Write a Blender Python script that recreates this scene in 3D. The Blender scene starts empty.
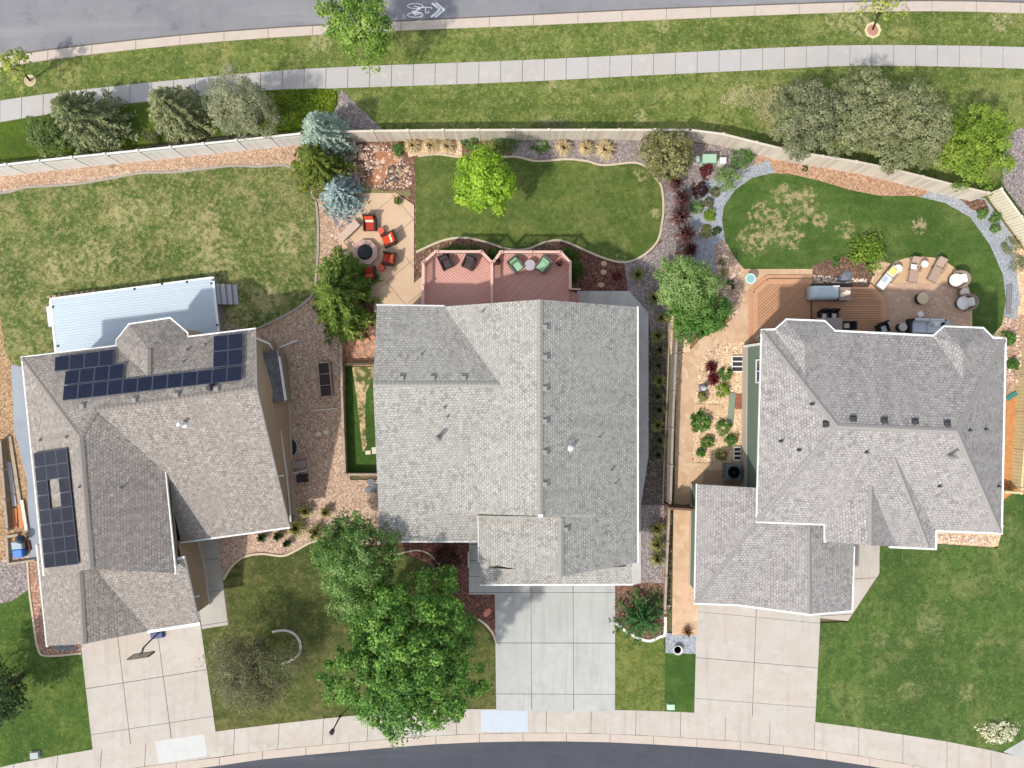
import bpy, bmesh, math, random
import numpy as np
from mathutils import Vector, Matrix
from mathutils.geometry import tessellate_polygon, intersect_ray_tri

random.seed(7)
RNG = np.random.default_rng(11)
scene = bpy.context.scene
COL = scene.collection
S, H = 16.0, 44.0          # pixels per metre on the ground, camera height in metres
EXPOSURE = .78


def W(px, py, h=0.0):
    """plan position (m) of a point standing h metres above the ground"""
    k = (H - h) / H / S
    return Vector(((px - 512) * k, (384 - py) * k, h))


def srgb(r, g, b):
    f = lambda c: (c / 255 / 12.92) if c <= 10 else ((c / 255 + .055) / 1.055) ** 2.4
    return (f(r), f(g), f(b), 1)


# ------------------------------------------------------------------ materials
MATS = {}


def tex_mat(name, base, layers=(), rough=.9, bump=0, bscale=40, space='world', spec=.2, metal=0, spots=(), brick=None, wave=None):
    """layers: (kind, scale, colour, lo, hi, amount[, detail])"""
    if name in MATS: return MATS[name]
    m = bpy.data.materials.new(name); m.use_nodes = True
    nt = m.node_tree; N = nt.nodes; L = nt.links
    bs = N['Principled BSDF']
    bs.inputs['Roughness'].default_value = rough
    bs.inputs['Specular IOR Level'].default_value = spec
    bs.inputs['Metallic'].default_value = metal
    if space == 'world':
        co = N.new('ShaderNodeNewGeometry').outputs['Position']
    elif space == 'uv':
        u = N.new('ShaderNodeUVMap'); co = u.outputs['UV']
    else:
        co = N.new('ShaderNodeTexCoord').outputs['Object']
    rgb = N.new('ShaderNodeRGB'); rgb.outputs[0].default_value = base
    col = rgb.outputs[0]

    def mix(fac, a, b):
        x = N.new('ShaderNodeMix'); x.data_type = 'RGBA'
        L.new(fac, x.inputs[0]); L.new(a, x.inputs[6])
        if isinstance(b, tuple): x.inputs[7].default_value = b
        else: L.new(b, x.inputs[7])
        return x.outputs[2]

    def mrange(v, lo, hi, amt):
        r = N.new('ShaderNodeMapRange'); r.inputs[1].default_value = lo; r.inputs[2].default_value = hi
        r.inputs[3].default_value = 0; r.inputs[4].default_value = amt
        L.new(v, r.inputs[0]); return r.outputs[0]

    def noise(scale, detail=4, rough_=.68, vec=None):
        t = N.new('ShaderNodeTexNoise'); t.inputs['Scale'].default_value = scale
        t.inputs['Detail'].default_value = detail; t.inputs['Roughness'].default_value = rough_
        L.new(vec or co, t.inputs['Vector']); return t.outputs['Fac']

    if brick:
        bw, rh, mo, c1, c2, cm, rot = brick
        mp = N.new('ShaderNodeMapping'); mp.inputs['Rotation'].default_value[2] = rot; L.new(co, mp.inputs[0])
        b = N.new('ShaderNodeTexBrick'); L.new(mp.outputs[0], b.inputs['Vector'])
        b.inputs['Scale'].default_value = 1; b.inputs['Brick Width'].default_value = bw
        b.inputs['Row Height'].default_value = rh; b.inputs['Mortar Size'].default_value = mo
        b.inputs['Mortar Smooth'].default_value = .3
        b.inputs['Color1'].default_value = c1; b.inputs['Color2'].default_value = c2; b.inputs['Mortar'].default_value = cm
        col = b.outputs['Color']
    for ly in layers:
        kind, scale, c, lo, hi, amt = ly[:6]; det = ly[6] if len(ly) > 6 else 4
        if kind == 'noise': v = noise(scale, det)
        elif kind == 'stretch':
            mp = N.new('ShaderNodeMapping'); mp.inputs['Scale'].default_value = det; L.new(co, mp.inputs[0])
            v = noise(scale, 4, .6, mp.outputs[0])
        elif kind == 'cell':
            t = N.new('ShaderNodeTexVoronoi'); t.inputs['Scale'].default_value = scale; L.new(co, t.inputs['Vector'])
            sp = N.new('ShaderNodeSeparateColor'); L.new(t.outputs['Color'], sp.inputs[0]); v = sp.outputs[int(det) % 3]
        elif kind == 'gap':
            t = N.new('ShaderNodeTexVoronoi'); t.inputs['Scale'].default_value = scale; t.feature = 'DISTANCE_TO_EDGE'
            L.new(co, t.inputs['Vector']); v = t.outputs['Distance']
        elif kind == 'island':
            v = N.new('ShaderNodeNewGeometry').outputs['Random Per Island']
        elif kind == 'object':
            v = N.new('ShaderNodeObjectInfo').outputs['Random']
        elif kind == 'spots':
            v = None
            for (x, y, r) in det:
                d = N.new('ShaderNodeVectorMath'); d.operation = 'DISTANCE'; L.new(co, d.inputs[0]); d.inputs[1].default_value = (x, y, 0)
                q = mrange(d.outputs['Value'], r, r * .25, 1)
                if v is None: v = q
                else:
                    mx = N.new('ShaderNodeMath'); mx.operation = 'MAXIMUM'; L.new(v, mx.inputs[0]); L.new(q, mx.inputs[1]); v = mx.outputs[0]
            nn = noise(scale, 9, .8)
            mu = N.new('ShaderNodeMath'); mu.operation = 'MULTIPLY'; L.new(v, mu.inputs[0]); L.new(nn, mu.inputs[1]); v = mu.outputs[0]
        col = mix(mrange(v, lo, hi, amt), col, c)
    L.new(col, bs.inputs['Base Color'])
    if bump:
        bn = N.new('ShaderNodeBump'); bn.inputs['Strength'].default_value = bump; bn.inputs['Distance'].default_value = .05
        L.new(noise(bscale, 3, .7), bn.inputs['Height']); L.new(bn.outputs[0], bs.inputs['Normal'])
    MATS[name] = m
    return m


def leaf_mat(name, c1, c2, c3, rough=.55, trans=.3):
    if name in MATS: return MATS[name]
    m = bpy.data.materials.new(name); m.use_nodes = True
    nt = m.node_tree; N = nt.nodes; L = nt.links
    bs = N['Principled BSDF']; bs.inputs['Roughness'].default_value = rough; bs.inputs['Specular IOR Level'].default_value = .25
    g = N.new('ShaderNodeNewGeometry')
    r = N.new('ShaderNodeValToRGB'); r.color_ramp.elements[0].color = c1; r.color_ramp.elements[1].color = c3
    e = r.color_ramp.elements.new(.5); e.color = c2
    tc = N.new('ShaderNodeTexCoord'); no = N.new('ShaderNodeTexNoise'); no.inputs['Scale'].default_value = 1.1; no.inputs['Detail'].default_value = 3
    L.new(tc.outputs['Object'], no.inputs['Vector'])   # whole sprays of older and younger leaves
    ad = N.new('ShaderNodeMath'); ad.operation = 'MULTIPLY_ADD'; L.new(no.outputs['Fac'], ad.inputs[0]); ad.inputs[1].default_value = 2.0; ad.inputs[2].default_value = -1.0
    ad2 = N.new('ShaderNodeMath'); ad2.operation = 'MULTIPLY_ADD'; L.new(g.outputs['Random Per Island'], ad2.inputs[0]); ad2.inputs[1].default_value = .8; L.new(ad.outputs[0], ad2.inputs[2])
    L.new(ad2.outputs[0], r.inputs[0]); L.new(r.outputs[0], bs.inputs['Base Color'])
    t = N.new('ShaderNodeBsdfTranslucent'); L.new(r.outputs[0], t.inputs['Color'])
    mx = N.new('ShaderNodeMixShader'); mx.inputs[0].default_value = trans
    L.new(bs.outputs[0], mx.inputs[1]); L.new(t.outputs[0], mx.inputs[2])
    L.new(mx.outputs[0], N['Material Output'].inputs['Surface'])
    MATS[name] = m
    return m


def plain(name, c, rough=.6, metal=0, var=.12):
    d = tuple(x * .7 for x in c[:3]) + (1,)
    return tex_mat(name, c, [('noise', 6, d, .4, .75, var * 3, 5)], rough=rough, metal=metal, space='obj', spec=.4)


def shingle(name, c1, c2, cm, blotch, bl_scale=2.2, bl_amt=.5):
    return tex_mat(name, c1, [('cell', 5.2, c2, .4, 1, .8, 0), ('cell', 7.5, cm, .6, .9, .85, 1), ('noise', bl_scale, blotch, .48, .7, bl_amt, 8), ('noise', .3, c2, .42, .66, .55, 7), ('noise', .9, cm, .55, .75, .3, 8),
                              ('noise', 14, cm, .5, .66, .65, 5), ('stretch', 1, cm, .5, .75, .4, (1.1, .14, 1))],
                   rough=.95, bump=.35, bscale=22, space='uv', brick=(.21, .15, .026, c1, c2, cm, 0))


# ------------------------------------------------------------------ object helpers
def tag(o, label=None, cat=None, group=None, kind=None):
    if label: o['label'] = label
    if cat: o['category'] = cat
    if group: o['group'] = group
    if kind: o['kind'] = kind
    return o


def thing(name, label, cat, loc=(0, 0, 0), rz=0, group=None):
    o = bpy.data.objects.new(name, None); COL.objects.link(o)
    o.empty_display_size = .3
    o.location = loc; o.rotation_euler = (0, 0, rz)
    return tag(o, label, cat, group)


class MB:
    def __init__(self):
        self.v = []; self.f = []; self.m = []; self.uv = {}

    def face(self, pts, mi=0, uv=None):
        n = len(self.v); self.v += [Vector(p) for p in pts]
        self.f.append(list(range(n, n + len(pts)))); self.m.append(mi)
        if uv: self.uv[len(self.f) - 1] = uv

    def box(self, c, s, rz=0, mi=0, bevel=0, tilt=None):
        """c = centre of the base, s = full size"""
        M = Matrix.Translation(Vector(c)) @ Matrix.Rotation(rz, 4, 'Z')
        if tilt: M = M @ tilt
        x, y, z = s[0] / 2, s[1] / 2, s[2]
        b = min(bevel, x * .9, y * .9, z * .45)
        def ring(ix, zz): return [M @ Vector(p) for p in ((-x + ix, -y + ix, zz), (x - ix, -y + ix, zz), (x - ix, y - ix, zz), (-x + ix, y - ix, zz))]
        if b > 0:
            rs = [ring(0, 0), ring(0, z - b), ring(b, z)]
        else:
            rs = [ring(0, 0), ring(0, z)]
        self._rings(rs, mi)

    def _rings(self, rs, mi, cap0=True, cap1=True):
        n = len(self.v); k = len(rs[0])
        for r in rs: self.v += [Vector(p) for p in r]
        for i in range(len(rs) - 1):
            for j in range(k):
                a = n + i * k + j; b = n + i * k + (j + 1) % k
                self.f.append([a, b, b + k, a + k]); self.m.append(mi)
        if cap0: self.f.append([n + j for j in reversed(range(k))]); self.m.append(mi)
        if cap1: self.f.append([n + (len(rs) - 1) * k + j for j in range(k)]); self.m.append(mi)

    def lathe(self, c, prof, seg=16, mi=0, sx=1, sy=1, ph=0):
        """prof: (radius, z)"""
        c = Vector(c)
        rs = [[c + Vector((r * sx * math.cos(ph + 2 * math.pi * j / seg), r * sy * math.sin(ph + 2 * math.pi * j / seg), z)) for j in range(seg)] for r, z in prof]
        self._rings(rs, mi)

    def tube(self, pts, r, seg=6, mi=0):
        pts = [Vector(p) for p in pts]
        rr = r if isinstance(r, (list, tuple)) else [r] * len(pts)
        rs = []
        for i, p in enumerate(pts):
            d = (pts[min(i + 1, len(pts) - 1)] - pts[max(i - 1, 0)]).normalized()
            a = d.cross(Vector((0, 0, 1)) if abs(d.z) < .95 else Vector((1, 0, 0))).normalized(); b = d.cross(a)
            rs.append([p + (a * math.cos(2 * math.pi * j / seg) + b * math.sin(2 * math.pi * j / seg)) * rr[i] for j in range(seg)])
        self._rings(rs, mi)

    def prism(self, pts, z0, z1, mi=0, bevel=0):
        pts = [Vector((p[0], p[1], 0)) for p in pts]
        if sum(pts[i].x * pts[(i + 1) % len(pts)].y - pts[(i + 1) % len(pts)].x * pts[i].y for i in range(len(pts))) < 0: pts.reverse()
        rs = [[p + Vector((0, 0, z0)) for p in pts], [p + Vector((0, 0, z1 - bevel)) for p in pts]]
        if bevel:
            c = sum(pts, Vector()) / len(pts)
            rs.append([p + (c - p).normalized() * bevel + Vector((0, 0, z1)) for p in pts])
        self._rings(rs, mi)

    def bar(self, a, b, w, h, mi=0):
        """box from a to b (points at the bar's bottom axis), w wide, h high"""
        a = Vector(a); b = Vector(b); d = (b - a)
        side = Vector((-d.y, d.x, 0))
        side = side.normalized() * w / 2 if side.length > 1e-6 else Vector((w / 2, 0, 0))
        up = Vector((0, 0, h))
        self._rings([[a - side, a + side, a + side + up, a - side + up], [b - side, b + side, b + side + up, b - side + up]], mi)

    def build(self, name, mats, parent=None, smooth=False, origin=None):
        if not isinstance(mats, (list, tuple)): mats = [mats]
        me = bpy.data.meshes.new(name)
        vs = self.v
        if parent is None:
            if origin is None and vs:
                origin = Vector((sum(v.x for v in vs) / len(vs), sum(v.y for v in vs) / len(vs), min(v.z for v in vs)))
            vs = [v - origin for v in vs]
        elif origin is not None:
            vs = [v - origin for v in vs]
        me.from_pydata([tuple(v) for v in vs], [], self.f)
        for m in mats: me.materials.append(m)
        me.polygons.foreach_set('material_index', self.m)
        if self.uv:
            ul = me.uv_layers.new(name='UVMap')
            for pi, uv in self.uv.items():
                for li, c in zip(me.polygons[pi].loop_indices, uv): ul.data[li].uv = c
        if smooth: me.polygons.foreach_set('use_smooth', [True] * len(me.polygons))
        me.update()
        o = bpy.data.objects.new(name, me); COL.objects.link(o)
        if parent is not None: o.parent = parent
        else: o.location = origin
        return o


def copy_tree(o, parent=None):
    c = o.copy(); COL.objects.link(c)
    if parent is not None: c.parent = parent
    for ch in list(o.children): copy_tree(ch, c)
    return c


def spline(pts, closed=False, n=6):
    out = []; k = len(pts)
    for i in range(k if closed else k - 1):
        p = [Vector(pts[(i + j) % k] if closed else pts[min(max(i + j, 0), k - 1)]) for j in (-1, 0, 1, 2)]
        for s in range(n):
            t = s / n
            out.append(.5 * ((2 * p[1]) + (p[2] - p[0]) * t + (2 * p[0] - 5 * p[1] + 4 * p[2] - p[3]) * t * t + (3 * p[1] - p[0] - 3 * p[2] + p[3]) * t ** 3))
    if not closed: out.append(Vector(pts[-1]))
    return out


def area2(p): return sum(p[i][0] * p[(i + 1) % len(p)][1] - p[(i + 1) % len(p)][0] * p[i][1] for i in range(len(p)))


SHEETS = [0]


def sheet(name, px, z, mat, smooth=False, kind='structure', label=None, cat=None, thick=0):
    SHEETS[0] += 1; z += SHEETS[0] * .00013
    pts = [Vector((p[0], p[1])) for p in px]
    if smooth: pts = spline(pts, True, 5)
    w = [W(p[0], p[1], z) for p in pts]
    if area2(w) < 0: w.reverse()
    b = MB()
    if thick: b.prism(w, z - thick, z, 0)
    else: b.face(w)
    o = b.build(name, mat)
    return tag(o, label, cat, None, kind)


def clip(poly, n, d):
    """keep the part of a 2D polygon where n.p >= d"""
    out = []
    for i in range(len(poly)):
        a, b = poly[i], poly[(i + 1) % len(poly)]
        da, db = n.dot(a) - d, n.dot(b) - d
        if da >= 0: out.append(a)
        if (da >= 0) != (db >= 0): out.append(a + (b - a) * (da / (da - db)))
    return out


def boards(mb, poly, z, ang, pitch, gap, th=.03, mi=0, pitch2=None, off=0.):
    """fill a plan polygon with boards (or slabs when pitch2 is given)"""
    n = Vector((-math.sin(ang), math.cos(ang))); t = Vector((math.cos(ang), math.sin(ang)))
    P = [Vector((p[0], p[1])) for p in poly]
    if area2(P) < 0: P.reverse()
    ds = [n.dot(p) for p in P]; k = math.floor((min(ds) - off) / pitch)
    while k * pitch + off < max(ds):
        q = clip(P, n, k * pitch + off + gap / 2)
        q = clip(q, -n, -((k + 1) * pitch + off - gap / 2)) if len(q) > 2 else q
        if len(q) > 2:
            if pitch2:
                es = [t.dot(p) for p in q]; j = math.floor(min(es) / pitch2)
                while j * pitch2 < max(es):
                    r = clip(q, t, j * pitch2 + gap / 2)
                    r = clip(r, -t, -((j + 1) * pitch2 - gap / 2)) if len(r) > 2 else r
                    if len(r) > 2 and abs(area2(r)) > .004: mb.prism([(p.x, p.y) for p in r], z - th, z, mi)
                    j += 1
            elif abs(area2(q)) > .002: mb.prism([(p.x, p.y) for p in q], z - th, z, mi)
        k += 1


def resample(pts, step):
    pts = [Vector(p) for p in pts]; L = [0]
    for i in range(1, len(pts)): L.append(L[-1] + (pts[i] - pts[i - 1]).length)
    n = max(1, round(L[-1] / step)); out = []
    j = 0
    for i in range(n + 1):
        s = L[-1] * i / n
        while j < len(L) - 2 and L[j + 1] < s: j += 1
        f = (s - L[j]) / max(1e-9, L[j + 1] - L[j]); out.append(pts[j].lerp(pts[j + 1], f))
    return out


def slab_strip(name, top, bot, z, step, mat, under, gap=.03, th=.1):
    """pavement between two edge lines, cast in separate slabs"""
    A = [W(p[0], p[1], z) for p in spline([Vector(p) for p in top], False, 6)]
    B = [W(p[0], p[1], z) for p in spline([Vector(p) for p in bot], False, 6)]
    A2 = resample(A, step); n = len(A2) - 1
    LB = resample(B, .2)
    B2 = [B[0]] + [None] * (n - 1) + [B[-1]]
    B3 = resample(B, (sum((B[i + 1] - B[i]).length for i in range(len(B) - 1))) / n)
    b = MB()
    for i in range(n):
        a0, a1, b0, b1 = A2[i], A2[i + 1], B3[i], B3[i + 1]
        g = gap / 2 / max(.2, (a1 - a0).length)
        q = [b0.lerp(b1, g), b0.lerp(b1, 1 - g), a0.lerp(a1, 1 - g), a0.lerp(a1, g)]
        b.prism(q, z - th, z, 0, .006)
    o = b.build(name, mat); tag(o, kind='structure')
    u = MB(); u.face(list(reversed([p - Vector((0, 0, .02)) for p in A])) and ([p - Vector((0, 0, .02)) for p in B] + [p - Vector((0, 0, .02)) for p in reversed(A)]))
    u.build(name + '_joint_bed', under)['kind'] = 'structure'
    return o


def ribbon(mb, px, w, z0, z1, closed=False, smooth=True, mi=0, h=None):
    """raised strip (edging, kerb) along a line"""
    pts = [Vector((p[0], p[1])) for p in px]
    if smooth: pts = spline(pts, closed, 6)
    P = [W(p[0], p[1], z1 if h is None else h) for p in pts]
    rs = []
    for i, p in enumerate(P):
        d = P[min(i + 1, len(P) - 1)] - P[max(i - 1, 0)]; d.z = 0
        s = Vector((-d.y, d.x, 0)).normalized() * w / 2
        rs.append([Vector((p.x - s.x, p.y - s.y, z0)), Vector((p.x + s.x, p.y + s.y, z0)), Vector((p.x + s.x * .8, p.y + s.y * .8, z1)), Vector((p.x - s.x * .8, p.y - s.y * .8, z1))])
    mb._rings(rs, mi)


# ------------------------------------------------------------------ fast leaf meshes
def quads_mesh(name, Vv, mat, parent=None, loc=None, extra=None):
    """Vv: (n,4,3) numpy array of quads"""
    n = len(Vv); me = bpy.data.meshes.new(name)
    me.vertices.add(n * 4); me.vertices.foreach_set('co', np.ascontiguousarray(Vv, dtype=np.float32).ravel())
    me.loops.add(n * 4); me.loops.foreach_set('vertex_index', np.arange(n * 4, dtype=np.int32))
    me.polygons.add(n); me.polygons.foreach_set('loop_start', np.arange(0, n * 4, 4, dtype=np.int32))
    me.update(calc_edges=True); me.validate()
    me.materials.append(mat)
    o = bpy.data.objects.new(name, me); COL.objects.link(o)
    if parent is not None: o.parent = parent
    if loc is not None: o.location = loc
    return o


def unit(a): return a / np.maximum(np.linalg.norm(a, axis=-1, keepdims=True), 1e-9)


def rsph(n): return unit(RNG.normal(size=(n, 3)))


def leaf_quads(pos, nrm, ln, wd, axis=None):
    n = len(pos)
    t = rsph(n) if axis is None else axis + RNG.normal(size=(n, 3)) * .25
    t = unit(t - nrm * np.sum(t * nrm, axis=1, keepdims=True)); b = np.cross(nrm, t)
    l = (ln * RNG.uniform(.6, 1.25, (n, 1))); w = (wd * RNG.uniform(.6, 1.25, (n, 1)))
    return np.stack([pos - t * l * .5, pos + b * w * .5 + nrm * w * .08, pos + t * l * .5, pos - b * w * .5 + nrm * w * .08], axis=1)


def cloud(rx, ry, rz, nclump, per, cr, leaf, zmin=-.35, fill=.35, up=.45, aspect=.7, lobes=.16, cz=0.):
    """crown of leaf clumps spread over and through an uneven ellipsoid"""
    d = rsph(nclump * 3); d = d[d[:, 2] > zmin][:nclump]
    az = np.arctan2(d[:, 1], d[:, 0]); ph = RNG.uniform(0, 6.28, 4)
    lob = 1 + lobes * (np.sin(2 * az + ph[0]) * .4 + np.sin(3 * az + ph[1]) * .6 + np.sin(5 * az + ph[2] + d[:, 2] * 3) * .7 + np.sin(9 * az + ph[3]) * .3)
    rad = (1 - fill * RNG.uniform(0, 1, len(d)) ** 1.6) * lob
    C = d * rad[:, None] * np.array([rx, ry, rz]); sc = RNG.uniform(.65, 1.3, len(d))
    k = np.repeat(np.arange(len(d)), per)
    ld = rsph(len(k)); ld[:, 2] = np.abs(ld[:, 2]) * .9 + ld[:, 2] * .1
    pos = C[k] + ld * cr * sc[k][:, None] * RNG.uniform(.45, 1, (len(k), 1)) * np.array([1, 1, .75])
    nrm = unit(ld * .7 + d[k] * .4 + np.array([0, 0, up]) + RNG.normal(size=(len(k), 3)) * .33)
    pos[:, 2] += cz
    return leaf_quads(pos, nrm, leaf, leaf * aspect)


def conifer_quads(R, Ht, z0=.25, tiers=13, br=11, needle=.34, wd=.1, steps=7, droop=.18, rise=.25, ry=1., dens=4):
    P = []; A = []
    for t in range(tiers):
        f = t / (tiers - 1); z = z0 + (Ht - z0) * f ** .9
        L0 = R * (1 - f) ** .75 + .12
        nb = max(4, int(br * (1 - .5 * f)))
        for k in range(nb):
            az = 2 * math.pi * (k + RNG.uniform(-.35, .35)) / nb + t * 1.3; L = L0 * RNG.uniform(.78, 1.1)
            dx, dy = math.cos(az), math.sin(az) * ry
            for s in range(steps):
                q = (s + 1) / steps
                zz = z + rise * L * q * .35 - droop * L * q * q
                for _ in range(dens):
                    sp = (1 - .55 * q) * .26 * L
                    e = RNG.uniform(-1, 1)
                    x = dx * L * q - dy * e * sp * .55; y = dy * L * q + dx * e * sp * .55
                    P.append((x, y, zz + RNG.uniform(-.05, .1)))
                    A.append((dx - dy * e * .9, dy + dx * e * .9, RNG.uniform(-.05, .35)))
    P = np.array(P); A = unit(np.array(A)); n = len(P)
    nr = unit(np.array([0, 0, 1.]) + RNG.normal(size=(n, 3)) * .35)
    return leaf_quads(P, nr, needle, wd, A)


def tuft_quads(R, Ht, n=90, w=.035):
    """arching grass blades: two quads each"""
    az = RNG.uniform(0, 6.283, n); r = R * RNG.uniform(.35, 1.05, n); h = Ht * RNG.uniform(.6, 1.1, n)
    d = np.stack([np.cos(az), np.sin(az), np.zeros(n)], 1); sd = np.stack([-np.sin(az), np.cos(az), np.zeros(n)], 1) * w
    b0 = d * .08 * R; m = d * (r * .5)[:, None]; m[:, 2] = h; e = d * r[:, None]; e[:, 2] = h * .72
    q1 = np.stack([b0 - sd, b0 + sd, m + sd * .8, m - sd * .8], 1); q2 = np.stack([m - sd * .8, m + sd * .8, e + sd * .2, e - sd * .2], 1)
    return np.concatenate([q1, q2])


BARK = tex_mat('bark', srgb(96, 80, 66), [('noise', 9, srgb(58, 47, 40), .4, .7, .8, 6)], rough=.95, bump=.5, bscale=25, space='obj')


def trunk_mb(h, r, spread, crown_z, nl=6, twigs=True):
    b = MB()
    b.tube([(0, 0, -.1), (.02, .01, h * .4), (.05, -.03, h * .75), (.02, .03, h)], [r * 1.25, r, r * .7, r * .3], 8)
    for i in range(nl):
        a = 2 * math.pi * (i + random.uniform(-.3, .3)) / nl; z = h * random.uniform(.35, .6); L = spread * random.uniform(.55, .85)
        e = Vector((math.cos(a) * L, math.sin(a) * L, crown_z + random.uniform(-.1, .3) * spread))
        mid = Vector((math.cos(a) * L * .45, math.sin(a) * L * .45, z + (e.z - z) * .6))
        b.tube([(0, 0, z), mid, e], [r * .5, r * .33, r * .1], 5)
        if twigs:
            for s in (-.6, .6):
                e2 = mid + Vector((math.cos(a + s), math.sin(a + s), .6)) * L * .45
                b.tube([mid, e2], [r * .22, r * .06], 4)
    return b


def tree(label, px, py, rpx, hc, ht, mat, nclump, per, cr, leaf, name='tree', rypx=None, base=None, group=None, tr=.14, cat='tree', zmin=-.35, fill=.35, aspect=.7, lobes=.16, up=.45, bark=None):
    """px,py: middle of the crown, whose widest part is hc metres up"""
    k = (H - hc) / H / S; rx = rpx * k; ry = (rypx or rpx) * k
    c = W(px, py, hc)
    b = W(*base) if base else Vector((c.x, c.y, 0))
    t = thing(name, label, cat, (b.x, b.y, 0), 0, group)
    tm = trunk_mb(hc + (ht - hc) * .5, tr, min(rx, ry) * .9, hc, 7)
    off = Vector((c.x - b.x, c.y - b.y, 0))
    if off.length > .05:
        for v in tm.v: v += off * min(1, max(0, v.z / hc))
    tm.build('trunk', bark or BARK, t, True)
    q = cloud(rx * .9, ry * .9, ht - hc, nclump, per, cr, leaf, zmin, fill, up, aspect, lobes)
    if fill < .5 and lobes < .25 and ht > 2.8:   # shaded leaves deep inside close the view through the crown
        q = np.concatenate([q, cloud(rx * .6, ry * .6, (ht - hc) * .55, max(20, nclump // 3), per, cr * 1.5, leaf * 1.25, -.3, .6, up, aspect, .1)])
    q += np.array([off.x, off.y, hc])
    quads_mesh('crown', q, mat, t)
    return t


def conifer(label, px, py, rpx, ht, mat, name='conifer_tree', group=None, cat='tree', rypx=None, **kw):
    hm = ht * .35; k = (H - hm) / H / S
    c = W(px, py, hm)
    t = thing(name, label, cat, (c.x, c.y, 0), 0, group)
    b = MB(); b.tube([(0, 0, -.1), (0, 0, ht * .6), (0, 0, ht)], [.16, .09, .02], 7); b.build('trunk', BARK, t, True)
    R = rpx * k
    quads_mesh('crown', conifer_quads(R, ht, ry=(rypx or rpx) / rpx, **kw), mat, t)
    return t


def shrub(label, px, py, rpx, ht, mat, name='shrub', group=None, rypx=None, n=60, per=10, leaf=.13, cat='shrub', fill=.3, lobes=.15, aspect=.65, cr=None):
    hm = ht * .5; k = (H - hm) / H / S; c = W(px, py, hm)
    rx = rpx * k; ry = (rypx or rpx) * k
    q = cloud(rx * .88, ry * .88, ht * .85, n, per, cr or min(rx, ry) * .3, leaf, 0.0, fill, .45, aspect, lobes, ht * .08)
    o = quads_mesh(name, q, mat, None, (c.x, c.y, 0))
    return tag(o, label, cat, group)


def tuft(label, px, py, rpx, ht, mat, group=None, n=110, name='ornamental_grass', cat='grass tuft', w=.035):
    c = W(px, py, ht * .5); R = rpx / S
    return tag(quads_mesh(name, tuft_quads(R, ht, n, w), mat, None, (c.x, c.y, 0)), label, cat, group)


def rock_mesh(s, seed, flat=.6):
    r = random.Random(seed); bm = bmesh.new(); bmesh.ops.create_icosphere(bm, subdivisions=2, radius=1)
    ax = [Vector((r.gauss(0, 1), r.gauss(0, 1), r.gauss(0, 1))).normalized() for _ in range(7)]; cut = [r.uniform(.62, .95) for _ in ax]
    for v in bm.verts:
        for a, c in zip(ax, cut):
            d = v.co.dot(a)
            if d > c: v.co -= a * (d - c)
        v.co *= 1 + r.uniform(-.03, .03); v.co.z = max(v.co.z * flat, -.15)
        v.co *= s
    return bm


def rock(label, px, py, spx, mat, name='boulder', group=None, cat='rock', flat=.6, seed=None, stretch=1):
    sd = seed if seed is not None else random.randint(0, 99999)
    bm = rock_mesh(spx / S, sd, flat); me = bpy.data.meshes.new(name); bm.to_mesh(me); bm.free(); me.materials.append(mat)
    o = bpy.data.objects.new(name, me); COL.objects.link(o); c = W(px, py, .05); o.location = (c.x, c.y, .03)
    o.rotation_euler = (0, 0, random.uniform(0, 6.28)); o.scale = (stretch, 1, 1)
    return tag(o, label, cat, group)
# ------------------------------------------------------------------ colours
C_CONC = srgb(186, 178, 167)
MORT = srgb(92, 90, 88)
concrete = tex_mat('driveway_concrete', C_CONC, [('noise', .5, srgb(166, 155, 142), .42, .7, .55, 6), ('noise', 3, srgb(202, 196, 188), .5, .75, .5, 6),
    ('noise', 1.1, srgb(140, 131, 121), .55, .75, .55, 9), ('noise', .7, srgb(182, 166, 150), .46, .62, .6, 5), ('noise', 1.7, srgb(122, 112, 102), .62, .8, .6, 10), ('stretch', 1, srgb(150, 140, 130), .55, .72, .45, (1.6, .12, 1)), ('island', 1, srgb(172, 166, 158), 0, 1, .3), ('noise', 40, srgb(150, 144, 136), .5, .8, .35, 2)], rough=.85, bump=.08, bscale=60)
concrete_grey = tex_mat('grey_concrete', srgb(176, 176, 170), [('noise', .6, srgb(158, 156, 150), .42, .7, .55, 6), ('noise', 2.3, srgb(194, 193, 188), .5, .75, .4, 6),
    ('stretch', 1.3, srgb(152, 148, 140), .5, .72, .55, (2.2, .2, 1)), ('noise', .9, srgb(140, 136, 128), .57, .76, .45, 9), ('island', 1, srgb(162, 162, 158), 0, 1, .3), ('noise', 40, srgb(150, 148, 144), .5, .8, .3, 2)], rough=.85, bump=.08, bscale=60)
concrete_new = tex_mat('new_concrete', srgb(190, 189, 185), [('noise', 2, srgb(178, 177, 174), .45, .7, .4, 5)], rough=.85)
concrete_cool = tex_mat('cool_new_concrete', srgb(180, 188, 194), [('noise', 2, srgb(168, 177, 184), .45, .7, .4, 5)], rough=.85)
joint = tex_mat('joint_dirt', srgb(112, 104, 96), [('noise', 8, srgb(80, 76, 68), .4, .7, .6, 4)])
pink_curb = tex_mat('kerb_concrete', srgb(190, 176, 162), [('noise', 1.5, srgb(170, 156, 142), .4, .7, .5, 6), ('island', 1, srgb(178, 166, 154), 0, 1, .35), ('noise', 30, srgb(150, 140, 130), .55, .8, .4, 2)], rough=.9)
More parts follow.
